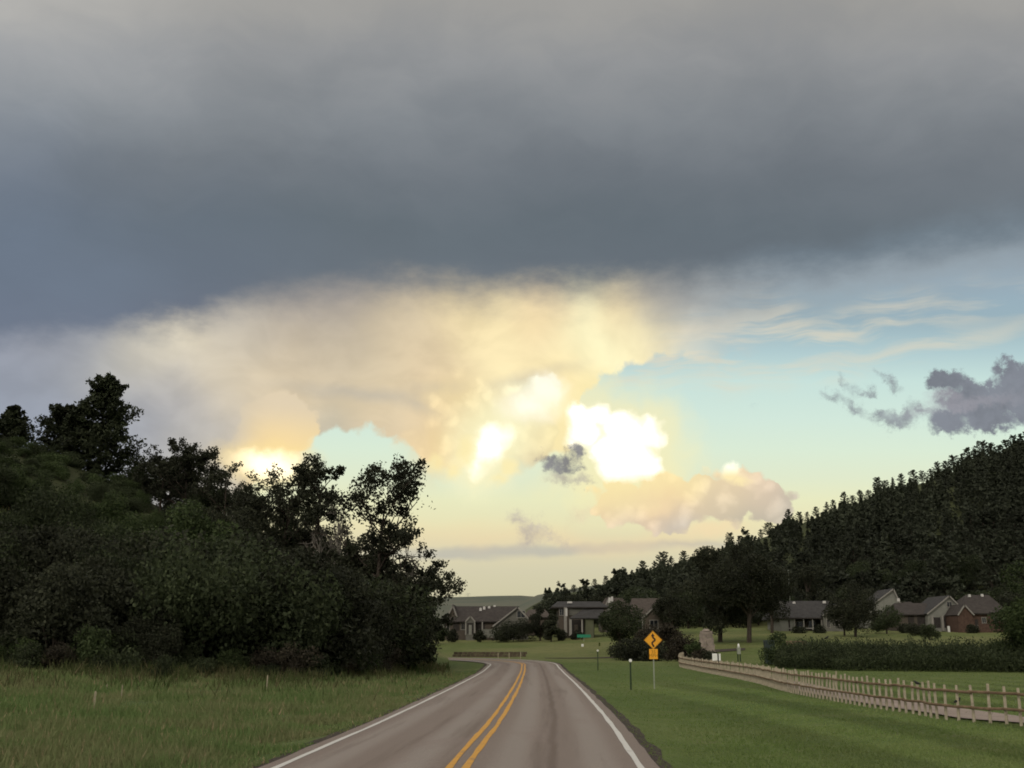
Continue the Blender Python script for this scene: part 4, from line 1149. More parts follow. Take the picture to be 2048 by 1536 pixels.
# ------------------------------------------------------------------ fence and path on the right
M["post_wood"] = plain("weathered_post", (0.37, 0.32, 0.24), 0.3, 5.0, 0.9, 0.15)
M["rail_wood"] = plain("rail_wood", (0.170, 0.118, 0.076), 0.3, 4.0, 0.9, 0.15)
FPTS = [(2420, 1478), (2250, 1468), (2090, 1457), (2019, 1450), (1893, 1440), (1836, 1430), (1746, 1416), (1677, 1404), (1575, 1384), (1508, 1365), (1440, 1351), (1395, 1342), (1363, 1335), (1360, 1328), (1372, 1322), (1392, 1319)]
fw = [hit(*p) for p in FPTS]
FL, FS = resample([(p.x, p.y) for p in fw], 0.56)
base = Vector((FL[0][0], FL[0][1], gz(*FL[0])))
fence = tag(empty("rail_fence", base), "long two-rail wooden fence with pale posts along the footpath", "fence")
post_kinds = []
for k in range(5):
    r_ = random.Random(k); mb = MB()
    mb.tube([(0, 0, -0.25), (r_.uniform(-.01, .01), 0, 0.5), (r_.uniform(-.02, .02), r_.uniform(-.02, .02), 1.08 + r_.uniform(-0.07, 0.09))], [0.047, 0.044, 0.039], 7)
    post_kinds.append(mb.mesh("post", M["post_wood"]))
fz = ground_z(FL[:, 0], FL[:, 1])
for i, (x, y) in enumerate(FL):
    o = obj("post", post_kinds[(i * 3) % 5], fence, Vector((x, y, fz[i])) - base); o.rotation_euler = (random.gauss(0, .02), random.gauss(0, .02), i * 1.3)
for hgt in (0.42, 0.86):
    for i in range(0, len(FL) - 1, 4):
        j = min(i + 4, len(FL) - 1); mb = MB()
        p = [Vector((FL[k][0], FL[k][1], fz[k] + hgt + random.gauss(0, 0.012))) - base for k in range(i, j + 1)]
        dirv = (p[-1] - p[0]).normalized(); side = Vector((dirv.y, -dirv.x, 0)) * -0.075
        if len(p) > 1: mb.tube([p[0] + side - dirv * 0.06] + [q + side for q in p[1:-1]] + [p[-1] + side + dirv * 0.06], 0.042, 6); mb.build("rail", M["rail_wood"], fence)
# footpath behind the fence
M["path"] = plain("path_concrete", (0.275, 0.222, 0.190), 0.12, 0.8, 0.9, 0.2)
tg = np.gradient(FL, axis=0); tg /= np.linalg.norm(tg, axis=1)[:, None]; nr = np.c_[tg[:, 1], -tg[:, 0]]
vs, q = [], []
nkeep = len(FL) - 18
for i in range(nkeep):
    for l in (0.55, 1.6, 2.7):
        x, y = FL[i] + nr[i] * l; vs.append((x, y, gz(x, y) + 0.05))
for i in range(nkeep - 1):
    for k in (0, 1): q += [i * 3 + k, i * 3 + k + 1, i * 3 + 4 + k, i * 3 + 3 + k]
tag(obj("footpath", raw_mesh("footpath", vs, q, 4, M["path"])), kind="structure")
# drive crossing beyond the bend
vs, q = [], []
for i, px in enumerate(range(1090, 1500, 20)):
    for d in (146.0, 150.0):
        g_ = on_ground(px, d); vs.append((g_.x, g_.y, g_.z + 0.06))
for i in range(len(vs) // 2 - 1): q += [2 * i, 2 * i + 2, 2 * i + 3, 2 * i + 1]
tag(obj("side_drive", raw_mesh("side_drive", vs, q, 4, M["shoulder"])), kind="structure")

# ------------------------------------------------------------------ road signs and posts
M["sign_yellow"] = plain("sign_yellow", (0.80, 0.36, 0.02), 0.06, 2.0, 0.5, 0.4)
M["sign_black"] = plain("sign_black", (0.03, 0.012, 0.006), 0.1, 2.0, 0.5, 0.4)
M["steel"] = plain("galvanised", (0.30, 0.32, 0.26), 0.15, 4.0, 0.5, 0.4, 0.4)
M["green_steel"] = plain("green_steel", (0.020, 0.038, 0.016), 0.2, 4.0, 0.6, 0.3)
M["white_plastic"] = plain("white_plastic", (0.74, 0.74, 0.70), 0.06, 3.0, 0.5, 0.4)
M["sign_green"] = plain("sign_green", (0.015, 0.20, 0.11), 0.06, 2.0, 0.5, 0.4)
M["stake"] = plain("stake_wood", (0.30, 0.26, 0.18), 0.2, 4.0)
g = hit(1309, 1378); sc_ = at(1309, 1280, g.y)
S = tag(empty("warning_sign", g), "yellow diamond winding-road sign with small square plaque below, on the right verge", "sign")
zc = sc_.z - g.z; ppm = FPX / (g.y * 1.0)
hd = 17.5 / FPX * g.y * 1.02
MB().box((0, 0.03, (zc + hd) / 2 - 0.15), (0.06, 0.035, zc + hd + 0.1), 0).build("post", M["steel"], S)
def diamond(r, y): return [(0, y, zc - r), (r, y, zc), (0, y, zc + r), (-r, y, zc)]
face = MB(); face.add(diamond(hd, 0.0) + diamond(hd, -0.006), [(0, 1, 2, 3), (7, 6, 5, 4), (0, 4, 5, 1), (1, 5, 6, 2), (2, 6, 7, 3), (3, 7, 4, 0)])
face = face.build("diamond_panel", M["sign_yellow"], S)
# black border line inside the edge and the winding arrow
mb = MB(); a, b = hd * 0.955, hd * 0.925
for i in range(4):
    o1, o2 = diamond(a, -0.010), diamond(b, -0.010)
    mb.add([o1[i], o1[(i + 1) % 4], o2[(i + 1) % 4], o2[i]], [(0, 1, 2, 3)])
mb.build("border", M["sign_black"], face)
u = hd
path = [(0.02, -0.74), (0.03, -0.62), (-0.10, -0.45), (-0.12, -0.30), (0.02, -0.16), (0.20, -0.04), (0.20, 0.08), (0.05, 0.20), (-0.03, 0.30), (-0.02, 0.42)]
mb = MB(); L_, R2 = [], []
for i, (x, z) in enumerate(path):
    x0_, z0_ = path[max(i - 1, 0)]; x1_, z1_ = path[min(i + 1, len(path) - 1)]
    t = Vector((x1_ - x0_, z1_ - z0_)).normalized(); n_ = Vector((-t.y, t.x)) * 0.095
    L_.append((u * (x + n_.x), -0.011, zc + u * (z + n_.y))); R2.append((u * (x - n_.x), -0.011, zc + u * (z - n_.y)))
for i in range(len(path) - 1): mb.add([L_[i], L_[i + 1], R2[i + 1], R2[i]], [(0, 1, 2, 3)])
mb.add([(-0.24 * u, -0.0112, zc + 0.40 * u), (0.18 * u, -0.0112, zc + 0.42 * u), (-0.04 * u, -0.0112, zc + 0.72 * u)], [(0, 1, 2)])
mb.build("arrow", M["sign_black"], face)
zp = at(1309, 1308, g.y).z - g.z; hp = 9.5 / FPX * g.y
pl = MB().box((0, 0, zp), (2 * hp * 0.88, 0.006, 2 * hp), 0).build("plaque", M["sign_yellow"], S)
M["plaque_ink"] = plain("plaque_ink", (0.30, 0.13, 0.008), 0.1, 2.0, 0.6, 0.3)
fc = bpy.data.curves.new("numeral", "FONT"); fc.body = "35\nMPH"; fc.size = hp * 0.95; fc.align_x = "CENTER"; fc.align_y = "CENTER"; fc.space_line = 0.8
fo = bpy.data.objects.new("tmp_text", fc); C.objects.link(fo)
dg = bpy.context.evaluated_depsgraph_get(); tmesh = bpy.data.meshes.new_from_object(fo.evaluated_get(dg)); bpy.data.objects.remove(fo)
tmesh.materials.clear(); tmesh.materials.append(M["plaque_ink"])
fo = obj("numeral", tmesh, pl, (0, -0.006, zp)); fo.rotation_euler = (math.pi / 2, 0, 0)

def delineator(px, top, base, label):
    g = hit(px, base); h = height_to(px, top, g)
    o = tag(empty("marker_post", g), label, "post", "road marker posts")
    MB().box((0, 0, h / 2 - 0.1), (0.085, 0.05, h + 0.2), 0).build("post", M["green_steel"], o)
    mb = MB(); n = 14; r = 0.085
    ring = [(r * math.cos(2 * math.pi * k / n), r * math.sin(2 * math.pi * k / n)) for k in range(n)]
    mb.add([(x, -0.03, h - 0.05 + z) for x, z in ring] + [(x, -0.045, h - 0.05 + z) for x, z in ring], [tuple(range(n)), tuple(range(2 * n - 1, n - 1, -1))] + [(k, (k + 1) % n, (k + 1) % n + n, k + n) for k in range(n)])
    mb.build("reflector", M["white_plastic"], o)
delineator(1262, 1319, 1380, "dark green post with white round reflector left of the diamond sign")
delineator(1196, 1300, 1341, "farther dark post with white reflector near the road bend")

def stake(px, top, base, w, mat, label, name="wooden_stake", cat="stake", cap=True):
    g = hit(px, base); h = height_to(px, top, g)
    mb = MB().box((0, 0, h / 2 - 0.1), (w, w * 0.6, h + 0.2), 0.3, lean=(0.02, 0))
    mb.box((0.02, 0, h + 0.015), (w * 0.8, w * 0.5, 0.03), 0.3, taper=0.5)
    return tag(mb.build(name, M[mat], loc=g), label, cat)
stake(533, 1351, 1380, 0.06, "stake", "thin wooden stake in the left grass nearest the road")
stake(187, 1384, 1417, 0.07, "stake", "pale wooden stake standing nearest the viewer at far left")
stake(242, 1371, 1396, 0.04, "stake", "thin stake right of the pale stake at far left")
stake(212, 1369, 1382, 0.05, "stake", "short stump-like stake behind the pale one at far left")
stake(844, 1317, 1333, 0.10, "white_plastic", "small white marker at the right foot of the left wood", "white_marker", "marker")
stake(1673, 1343, 1368, 0.09, "stake", "pale upright post standing behind the rail fence", "marker_post", "post")
stake(996, 1306, 1318, 0.12, "stake", "pale post left of three on the culvert wall", "culvert_post", "post")
stake(1018, 1306, 1318, 0.12, "stake", "pale post in the middle of three on the culvert wall", "culvert_post", "post")
stake(1041, 1304, 1318, 0.12, "stake", "pale post right of three on the culvert wall", "culvert_post", "post")

# low culvert wall at the outside of the bend
M["culvert"] = plain("culvert_stone", (0.085, 0.066, 0.048), 0.45, 2.2, 0.95, 0.1, bmp=0.8)
a_, b_ = on_ground(905, 160), on_ground(1052, 160)
n_ = 16
cw = tag(empty("culvert_wall", (a_ + b_) / 2), "low dark stone wall at the outside of the road bend", "wall")
for r_ in range(2):
    for i in range(n_):
        t = (i + 0.5 + 0.25 * (r_ % 2)) / n_; p = a_.lerp(b_, min(t, 0.99))
        MB().box((p.x, p.y, b_.z - 0.05 + 0.18 + 0.36 * r_), ((b_ - a_).length / n_ * 0.96, 0.45, 0.34 + random.uniform(-.03, .03)), random.gauss(0, .02), taper=0.93).build("stone", M["culvert"], cw, Vector(-(a_ + b_) / 2))

# small white things along the house front
def pedestal(px, top, base, w, label, mat="white_plastic", name="utility_pedestal", depth=None):
    g = hit(px, base, near=100); h = max(height_to(px, top, g), 0.3)
    o = tag(empty(name, g), label, "utility post" if "pedestal" in name else "marker")
    MB().box((0, 0, h * 0.42), (w, w, h * 0.86), 0).build("body", M[mat], o)
    MB().box((0, 0, h * 0.92), (w * 1.12, w * 1.12, h * 0.14), 0, taper=0.6).build("cap", M[mat], o)
pedestal(1034, 1266, 1276, 0.38, "white utility pedestal on the grass before the pale gable")
pedestal(921, 1266, 1275, 0.36, "white utility pedestal before the long brown-roofed house")
pedestal(939, 1268, 1275, 0.40, "white pedestal right beside the one before the brown-roofed house")
pedestal(872, 1270, 1277, 0.40, "pale pedestal at the far left of the house row")
pedestal(879, 1266, 1273, 0.35, "pale pedestal just behind the far left one")
pedestal(1100, 1266, 1274, 0.40, "pale stone block before the flat-topped house's left corner")
pedestal(1138, 1266, 1275, 0.40, "white pedestal before the flat-topped house's columns")
pedestal(1165, 1288, 1293, 0.34, "small white cap low in the field left of the round tree", name="field_marker")
pedestal(1199, 1285, 1292, 0.22, "small yellow-green flag marker at the left foot of the round tree", "leaf_yellow", "field_marker")
pedestal(1229, 1286, 1294, 0.26, "small pale green marker under the round tree", "leaf_yellow", "field_marker")
# street-name sign
g = on_ground(1168, 196); zs = height_to(1168, 1272, g)
o = tag(empty("street_sign", g), "green street-name sign in front of the flat-topped house", "sign")
MB().box((0, 0.03, zs / 2), (0.07, 0.07, zs), 0).build("post", M["steel"], o)
MB().box((0, 0, zs), (2.35, 0.02, 0.52), 0).build("blade", M["sign_green"], o)

# stone gate pillar, panels, boxes
M["stone"] = plain("gate_stone", (0.24, 0.20, 0.17), 0.35, 1.5, 0.95, 0.1, bmp=0.6)
g = on_ground(1413, 124); h = height_to(1413, 1262, g)
o = tag(empty("gate_pillar", g), "tapering stone gate pillar with a narrow top beyond the fence corner", "pillar")
rs_ = random.Random(3); zz_ = -0.1; k = 0
while zz_ < h - 0.2:
    hh = 0.28 + rs_.random() * 0.1; wdt = 2.0 - 0.75 * max(zz_, 0) / h
    for s in (-1, 1):
        w_ = wdt / 2 * (0.97 + 0.02 * rs_.random())
        MB().box((s * wdt / 4 + 0.06 * (k % 2) - 0.03, rs_.uniform(-.03, .03), zz_ + hh / 2), (w_, 0.8 * wdt / 2, hh * 0.95), rs_.gauss(0, .015), taper=0.96).build("stone", M["stone"], o)
    zz_ += hh; k += 1
MB().box((0, 0, zz_ + 0.12), (0.8, 0.7, 0.24), 0, taper=0.5).build("cap", M["stone"], o)
for px, w_, lb in ((1430, 0.62, "left and wider of two white panels behind the rail fence"), (1437, 0.30, "right and narrower of two white panels behind the rail fence")):
    g = on_ground(px, 108); h = height_to(px, 1307, g)
    o = tag(empty("white_sign", g), lb, "sign", "white panels by the gate")
    for s in (-1, 1): MB().box((s * w_ * 0.35, 0.03, h / 2 - 0.15), (0.05, 0.05, h), 0).build("leg", M["green_steel"], o)
    MB().box((0, 0, h - 0.34), (w_, 0.03, 0.68), 0).build("panel", M["white_plastic"], o)
M["box_green"] = plain("box_green", (0.022, 0.034, 0.030), 0.15, 2.0, 0.6, 0.3)
g = on_ground(1538, 118); h = height_to(1538, 1280, g)
o = tag(empty("utility_box", g), "dark green utility box at the left end of the hedge", "utility box")
MB().box((0, 0, h * 0.46), (0.95, 0.9, h * 0.92), 0).build("cabinet", M["box_green"], o)
MB().box((0, 0, h * 0.96), (1.03, 0.98, h * 0.08), 0, taper=0.92).build("lid", M["box_green"], o)
MB().box((0.2, -0.465, h * 0.5), (0.06, 0.03, 0.16), 0).build("handle", M["steel"], o)
g = on_ground(1477, 126); h = height_to(1477, 1287, g)
o = tag(empty("letter_box", g), "small box with white dome on two dark legs before the thick trunk", "mailbox")
for s in (-1, 1): MB().box((s * 0.13, 0, h * 0.2), (0.12, 0.12, h * 0.5), 0).build("leg", M["green_steel"], o)
MB().box((0, 0, h * 0.6), (0.36, 0.4, h * 0.36), 0).build("box", M["steel"], o)
mb = MB(); mb.tube([(0, 0, h * 0.76), (0, 0, h * 0.88), (0, 0, h * 0.97), (0, 0, h)], [0.13, 0.12, 0.08, 0.02], 10); mb.build("dome", M["white_plastic"], o, smooth=True)
M["bench"] = plain("bench_wood", (0.22, 0.15, 0.11), 0.2, 4.0)
g = on_ground(1594, 140); g2 = g
o = tag(empty("garden_bench", g), "reddish wooden bench on the lawn behind the hedge", "bench")
hb = height_to(1594, 1282, g)
for s in (-1, 0, 1): MB().box((s * 1.1, 0, hb * 0.35), (0.12, 0.5, hb * 0.7), 0).build("leg", M["bench"], o)
for k in range(2): MB().box((0, -0.15 + 0.3 * k, hb * 0.62), (2.5, 0.26, 0.07), 0).build("slat", M["bench"], o)
for k in range(2): MB().box((0, 0.3, hb * (0.78 + 0.17 * k)), (2.5, 0.06, 0.16), 0).build("back_slat", M["bench"], o)
g = on_ground(1585, 262); h = height_to(1585, 1142, g)
o = tag(empty("slender_pole", g), "slender pale pole before the dark hillside pines", "pole")
MB().tube([(0, 0, -0.2), (0, 0, h)], [0.09, 0.06], 8).build("shaft", M["steel"], o)
MB().tube([(0, 0, h), (0, 0, h + 0.25)], [0.16, 0.05], 8).build("finial", M["steel"], o)
# lattice pylons on the far ridge
for px, top in ((920, 1183), (936, 1186)):
    p = at(px, 1196, 3590); t = at(px, top, 3590); h = t.z - p.z + 8; p.z -= 8
    o = tag(empty("power_pylon", p), "left and taller of two distant pylons on the far hills" if px == 920 else "right and smaller of two distant pylons on the far hills", "pylon", "pylons on the far hills")
    for sx in (-1, 1):
        for sy in (-1, 1): MB().tube([(sx * 4, sy * 4, 0), (sx * 0.8, sy * 0.8, h)], 0.35, 4).build("leg", M["steel"], o)
    for k in (0.75, 0.9): MB().tube([(-9, 0, h * k), (9, 0, h * k)], 0.4, 4).build("cross_arm", M["steel"], o)

# birds
M["bird"] = plain("bird_black", (0.012, 0.012, 0.012), 0.2, 5.0, 0.6, 0.3)
def bird(p, rz, s, label, where):
    o = tag(empty("bird", p, rz), label, "bird"); o.scale = (s, s, s)
    mb = MB()
    mb.tube([(-0.15, 0, 0.10), (-0.07, 0, 0.12), (0.02, 0, 0.15), (0.08, 0, 0.19), (0.11, 0, 0.225), (0.135, 0, 0.23), (0.155, 0, 0.228), (0.185, 0, 0.222)], [0.012, 0.045, 0.062, 0.048, 0.034, 0.032, 0.018, 0.003], 8)
    mb.build("body", M["bird"], o, smooth=True)
    MB().box((-0.2, 0, 0.075), (0.16, 0.035, 0.012), 0).build("tail", M["bird"], o)
    for k in (-1, 1): MB().tube([(0.0, k * 0.02, 0.11), (0.012, k * 0.02, 0.0)], 0.005, 4).build("leg", M["bird"], o)
def fence_at(px, hgt):
    k = int(np.argmin([abs(CX + FPX * x / (y * math.cos(PITCH)) - px) for x, y in FL[:110]]))
    return Vector((FL[k][0], FL[k][1], fz[k] + hgt + 0.04))
bird(fence_at(1823, 0.86), 2.6, 0.7, "black bird perched on the fence's top rail", "fence")
bird(fence_at(1902, 0.42), 0.4, 0.85, "black bird perched on the fence's lower rail", "fence")
g = hit(1653, 1281, near=120); bird(g, 0.3, 2.6, "large dark bird on the grass before the grey-roofed house", "field")
# ------------------------------------------------------------------ houses
def wall_mat(name, rgb): return plain(name, rgb, 0.10, 1.2, 0.9, 0.2)
M["siding_tan"] = wall_mat("siding_tan", (0.082, 0.068, 0.055)); M["siding_grey"] = wall_mat("siding_grey", (0.130, 0.126, 0.109))
M["siding_pale"] = wall_mat("siding_pale", (0.201, 0.201, 0.176)); M["brick"] = plain("brick_red", (0.082, 0.052, 0.040), 0.25, 2.5, 0.95, 0.15)
M["siding_green"] = wall_mat("siding_green", (0.097, 0.101, 0.063))
M["trim"] = plain("trim_pale", (0.234, 0.220, 0.197), 0.08, 2.0, 0.7, 0.3)
M["glass"] = plain("window_glass", (0.012, 0.014, 0.016), 0.1, 1.0, 0.12, 0.5)
M["dark_wood_and_shade"] = plain("porch_wood_and_shade", (0.035, 0.030, 0.027), 0.2, 2.0)  # dark wood of fascias and doors, also the painted shade of porches
M["fence_grey"] = plain("fence_grey", (0.15, 0.15, 0.13), 0.2, 2.0)
M["vent"] = plain("vent_white", (0.496, 0.480, 0.448), 0.05, 2.0, 0.6, 0.3)
def shingle(name, rgb):
    m, bs = new_mat(name)
    c_ = coords(); s_ = E.tree.nodes.new("ShaderNodeSeparateXYZ"); E.tree.links.new(c_.s, s_.inputs[0])
    n_ = noise(c_, 1.4, 4.0, 0.65, dims="3D"); row = mth("FRACT", E(s_.outputs[2]) * 5.5)
    col_in(bs, vmth("SCALE", rgb, scale=smooth(n_, 0.25, 0.75, 0.75, 1.25) * smooth(row, 0.0, 0.3, 0.8, 1.0)))
    return m
M["roof_brown"] = shingle("roof_brown", (0.048, 0.041, 0.037)); M["roof_grey"] = shingle("roof_grey", (0.045, 0.043, 0.042)); M["roof_tan"] = shingle("roof_tan", (0.071, 0.058, 0.049))

def slab(mb, quad, th):
    """roof plane: four corners, thickness downwards"""
    v = [Vector(p) for p in quad]; n = (v[1] - v[0]).cross(v[3] - v[0]).normalized()
    if n.z < 0: n = -n
    mb.add([tuple(p) for p in v] + [tuple(p - n * th) for p in v], [(0, 1, 2, 3), (7, 6, 5, 4), (0, 4, 5, 1), (1, 5, 6, 2), (2, 6, 7, 3), (3, 7, 4, 0)])

class House:
    """local frame: x along the front (right), y away from the viewer, z up; built from photo pixels at one depth"""
    def __init__(self, name, label, px0, px1, base_row, depth, rz=0.0):
        self.px, self.d = (px0 + px1) / 2, depth
        self.o = tag(empty(name, (0, 0, 0)), label, "house", "houses along the valley")
        c = at(self.px, base_row, depth); self.c = c
        self.g = min(gz(c.x, c.y), c.z)
        self.o.location = c; self.k = 1.0 / (FPX / (depth * math.cos(PITCH) + (c.z - 2.2) * math.sin(PITCH))); self.row = base_row
    def X(self, px): return (px - self.px) * self.k
    def Z(self, row): return (self.row - row) * self.k * 1.02
    def wall(self, px0, px1, top, y0, y1, mat, name="wall"):
        z0 = -1.2; x0, x1 = self.X(px0), self.X(px1); z1 = self.Z(top)
        return MB().box(((x0 + x1) / 2, (y0 + y1) / 2, (z0 + z1) / 2), (x1 - x0, y1 - y0, z1 - z0)).build(name, M[mat], self.o)
    def gable_front(self, px0, px1, pxa, apex, eave, y0, y1, mat, roof, over=0.45, left_low=None):
        """front-facing gable wall with its own roof running back; left_low lets the left slope run further down"""
        x0, x1, xa = self.X(px0), self.X(px1), self.X(pxa); za, ze = self.Z(apex), self.Z(eave)
        zl = ze if left_low is None else self.Z(left_low)
        w = MB().prism([(x0, -1.2), (x1, -1.2), (x1, ze), (xa, za), (x0, zl)], y0, y1).build("gable", M[mat], self.o)
        mb = MB()
        def ext(xe, zee, s):
            d = Vector((xe - xa, zee - za)).normalized(); return xe + d.x * over, zee + d.y * over
        lx, lz = ext(x0, zl, -1); rx, rz = ext(x1, ze, 1)
        slab(mb, [(lx, y0 - over, lz + .16), (xa, y0 - over, za + .16), (xa, y1, za + .16), (lx, y1, lz + .16)], 0.15)
        slab(mb, [(xa, y0 - over, za + .163), (rx, y0 - over, rz + .163), (rx, y1, rz + .163), (xa, y1, za + .163)], 0.15)
        r = mb.build("roof", M[roof], self.o)
        tb = MB()
        for ex, ez in ((lx, lz), (rx, rz)):
            slab(tb, [(ex, y0 - over - .05, ez + .17), (xa, y0 - over - .05, za + .17), (xa, y0 - over - .01, za + .17), (ex, y0 - over - .01, ez + .17)], 0.26)
        tb.build("rake_board", M["trim"], r)
        return w
    def roof(self, px0, px1, r0, r1, ridge, eave, y0, y1, mat, over=0.5, hip=True):
        """main roof: eaves px0..px1, ridge r0..r1 (pixels); y0 front wall, y1 back wall"""
        x0, x1, a, b = self.X(px0) - over, self.X(px1) + over, self.X(r0), self.X(r1)
        ze, zr = self.Z(eave), self.Z(ridge); ym = (y0 + y1) / 2; f, k = y0 - over, y1 + over
        mb = MB()
        mb.add([(x0, f, ze), (x1, f, ze), (x1, k, ze), (x0, k, ze), (a, ym, zr), (b, ym, zr), (x0, f, ze - .2), (x1, f, ze - .2), (x1, k, ze - .2), (x0, k, ze - .2)],
               [(0, 1, 5, 4), (1, 2, 5), (2, 3, 4, 5), (3, 0, 4), (6, 9, 8, 7), (0, 6, 7, 1), (1, 7, 8, 2), (2, 8, 9, 3), (3, 9, 6, 0)])
        r = mb.build("roof", M[mat], self.o)
        MB().box(((x0 + x1) / 2, f - 0.04, ze - 0.08), (x1 - x0, 0.06, 0.22)).build("fascia", M["dark_wood_and_shade"], r)
        return r
    def window(self, px0, px1, top, bot, y):
        x0, x1, z0, z1 = self.X(px0), self.X(px1), self.Z(bot), self.Z(top); w, h = x1 - x0, z1 - z0
        f = MB()
        for cx_, cz_, sx, sz in (((x0 + x1) / 2, z1, w + .2, .1), ((x0 + x1) / 2, z0, w + .2, .1), (x0, (z0 + z1) / 2, .1, h - .1), (x1, (z0 + z1) / 2, .1, h - .1), ((x0 + x1) / 2, (z0 + z1) / 2, .06, h - .1)):
            f.box((cx_, y - 0.05, cz_), (sx, 0.12, sz))
        f = f.build("window", M["trim"], self.o)
        MB().box(((x0 + x1) / 2, y - 0.015, (z0 + z1) / 2), (w - .1, 0.05, h - .1)).build("pane", M["glass"], f)
    def opening(self, px0, px1, top, bot, y, mat="dark_wood_and_shade", name="porch_shade_panel"):  # by default a flat dark panel with the opening's shade painted in
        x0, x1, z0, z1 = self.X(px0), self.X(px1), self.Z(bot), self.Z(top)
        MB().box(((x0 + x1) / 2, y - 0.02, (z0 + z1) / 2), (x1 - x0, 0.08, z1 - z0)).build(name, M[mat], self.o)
    def post(self, px, top, bot, y, w=0.3, mat="trim", name="column"):
        z0, z1 = self.Z(bot), self.Z(top)
        MB().box((self.X(px), y, (z0 + z1) / 2), (w, w, z1 - z0), taper=0.9).build(name, M[mat], self.o)
    def vent(self, px, row, y, w=0.5, h=0.6):
        MB().box((self.X(px), y, self.Z(row)), (w, 0.4, h), taper=0.8).build("roof_vent", M["vent"], self.o)
    def door(self, px0, px1, top, bot, y, mat="siding_pale"):
        x0, x1, z0, z1 = self.X(px0), self.X(px1), self.Z(bot), self.Z(top)
        d = MB().box(((x0 + x1) / 2, y - 0.03, (z0 + z1) / 2), (x1 - x0, 0.08, z1 - z0)).build("door", M[mat], self.o)
        MB().box((x1 - 0.12, y - 0.10, (z0 + z1) / 2), (0.06, 0.06, 0.12)).build("handle", M["steel"], d)

# long brown-roofed house with the big pale gable, left of centre
H = House("brown_roofed_house", "long low house with brown roof and big pale gable beyond the road bend", 888, 1062, 1272, 214)
H.wall(890, 990, 1243, 0, 10, "siding_tan")
H.roof(886, 1000, 905, 1040, 1213, 1244, 0, 10, "roof_brown")
H.gable_front(988, 1056, 1035, 1217, 1238, -0.8, 9, "siding_grey", "roof_tan", left_low=1252)
H.window(1034, 1050, 1224, 1237, -0.8)
H.opening(906, 918, 1246, 1262, 0.0); H.opening(953, 970, 1245, 1265, 0.0)
H.gable_front(932, 950, 941, 1234, 1244, -1.6, 0.2, "siding_grey", "roof_brown", over=0.25)
H.opening(935, 947, 1247, 1268, -1.62, name="porch_shade_panel"); H.door(938, 944, 1251, 1270, -1.66)
for px in (932, 950, 965): H.post(px, 1245, 1270, -1.75, 0.22)
H.window(922, 930, 1247, 1260, 0.0); H.window(893, 899, 1247, 1262, 0.0)
H.vent(967, 1217, 4.0); H.vent(977, 1216, 4.4); H.vent(988, 1214, 5.0); H.vent(960, 1220, 3.0)
H.gable_front(892, 914, 905, 1212, 1236, 1.0, 9, "siding_tan", "roof_brown", over=0.3)
# yard fence in front of the pale gable
o = tag(empty("yard_fence", H.o.location), "low grey board fence before the big pale gable", "fence")
for i in range(14):
    MB().box((H.X(965) + i * 0.36, -3.0, 0.45), (0.33, 0.05, 1.5 + 0.05 * (i % 3)), 0).build("board", M["fence_grey"], o)
for z_ in (0.2, 0.9): MB().box((H.X(965) + 2.35, -2.93, z_), (5.1, 0.06, 0.1), 0).build("rail", M["fence_grey"], o)

H = House("small_roofed_house", "brown house mostly hidden by the dark tree, right of the big pale gable", 1050, 1100, 1272, 232)
H.wall(1052, 1098, 1237, 0, 8, "siding_tan"); H.roof(1050, 1100, 1058, 1092, 1220, 1236, 0, 8, "roof_tan"); H.window(1070, 1080, 1242, 1255, 0.0)

H = House("flat_topped_house", "two-storey house with flat-topped roof, tall columns and shaded porch", 1105, 1215, 1273, 212)
H.wall(1118, 1190, 1217, 1.5, 11, "siding_tan"); H.roof(1108, 1216, 1118, 1206, 1203, 1216, 1.5, 11, "roof_grey")
x0_, x1_ = H.X(1142), H.X(1178)
H.opening(1140, 1176, 1217, 1232, 1.5, "siding_grey", "upper_panel"); H.window(1120, 1129, 1219, 1232, 1.5)
mb = MB(); slab(mb, [(H.X(1138), -2.6, H.Z(1238)), (H.X(1200), -2.6, H.Z(1238)), (H.X(1212), 2.0, H.Z(1216)), (H.X(1172), 2.0, H.Z(1218))], 0.2); mb.build("porch_roof", M["roof_grey"], H.o)
H.opening(1142, 1170, 1241, 1270, 1.46); H.wall(1170, 1186, 1238, -2.2, 1.6, "siding_green", "side_wall")
H.post(1131, 1217, 1272, -0.4, 0.55, "trim"); H.post(1140, 1238, 1272, -2.2, 0.5, "trim"); H.post(1163, 1240, 1272, -2.2, 0.3, "trim")
H.opening(1131, 1135, 1219, 1234, -0.7, "vent", "downpipe"); H.vent(1142, 1206, 3.2, 1.0, 0.3); H.door(1150, 1157, 1250, 1272, 1.42, "siding_tan")
H.vent(1226, 1201, 6, 0.5, 1.0)

H = House("hip_roofed_house", "brown house roof showing over the round tree", 1200, 1270, 1272, 236)
H.wall(1204, 1268, 1226, 0, 9, "siding_tan"); H.roof(1202, 1270, 1216, 1250, 1197, 1226, 0, 9, "roof_tan"); H.window(1215, 1224, 1232, 1246, 0.0)
H.gable_front(1212, 1226, 1219, 1198, 1212, -0.4, 5, "siding_grey", "roof_tan", over=0.2); H.vent(1228, 1200, 3.0, 0.5, 1.1)

H = House("gabled_house", "brown house with a small pale-edged gable above the diamond sign", 1262, 1345, 1273, 210)
H.wall(1275, 1342, 1236, 0, 11, "siding_tan"); H.roof(1266, 1345, 1272, 1328, 1197, 1235, 0, 11, "roof_tan")
H.gable_front(1288, 1323, 1306, 1217, 1234, -1.8, 5, "siding_tan", "roof_tan", over=0.35)
H.window(1298, 1314, 1242, 1258, -1.8); H.post(1284, 1236, 1272, -1.5, 0.3); H.door(1328, 1335, 1248, 1271, 0.0, "siding_grey"); H.window(1278, 1284, 1243, 1256, 0.0)

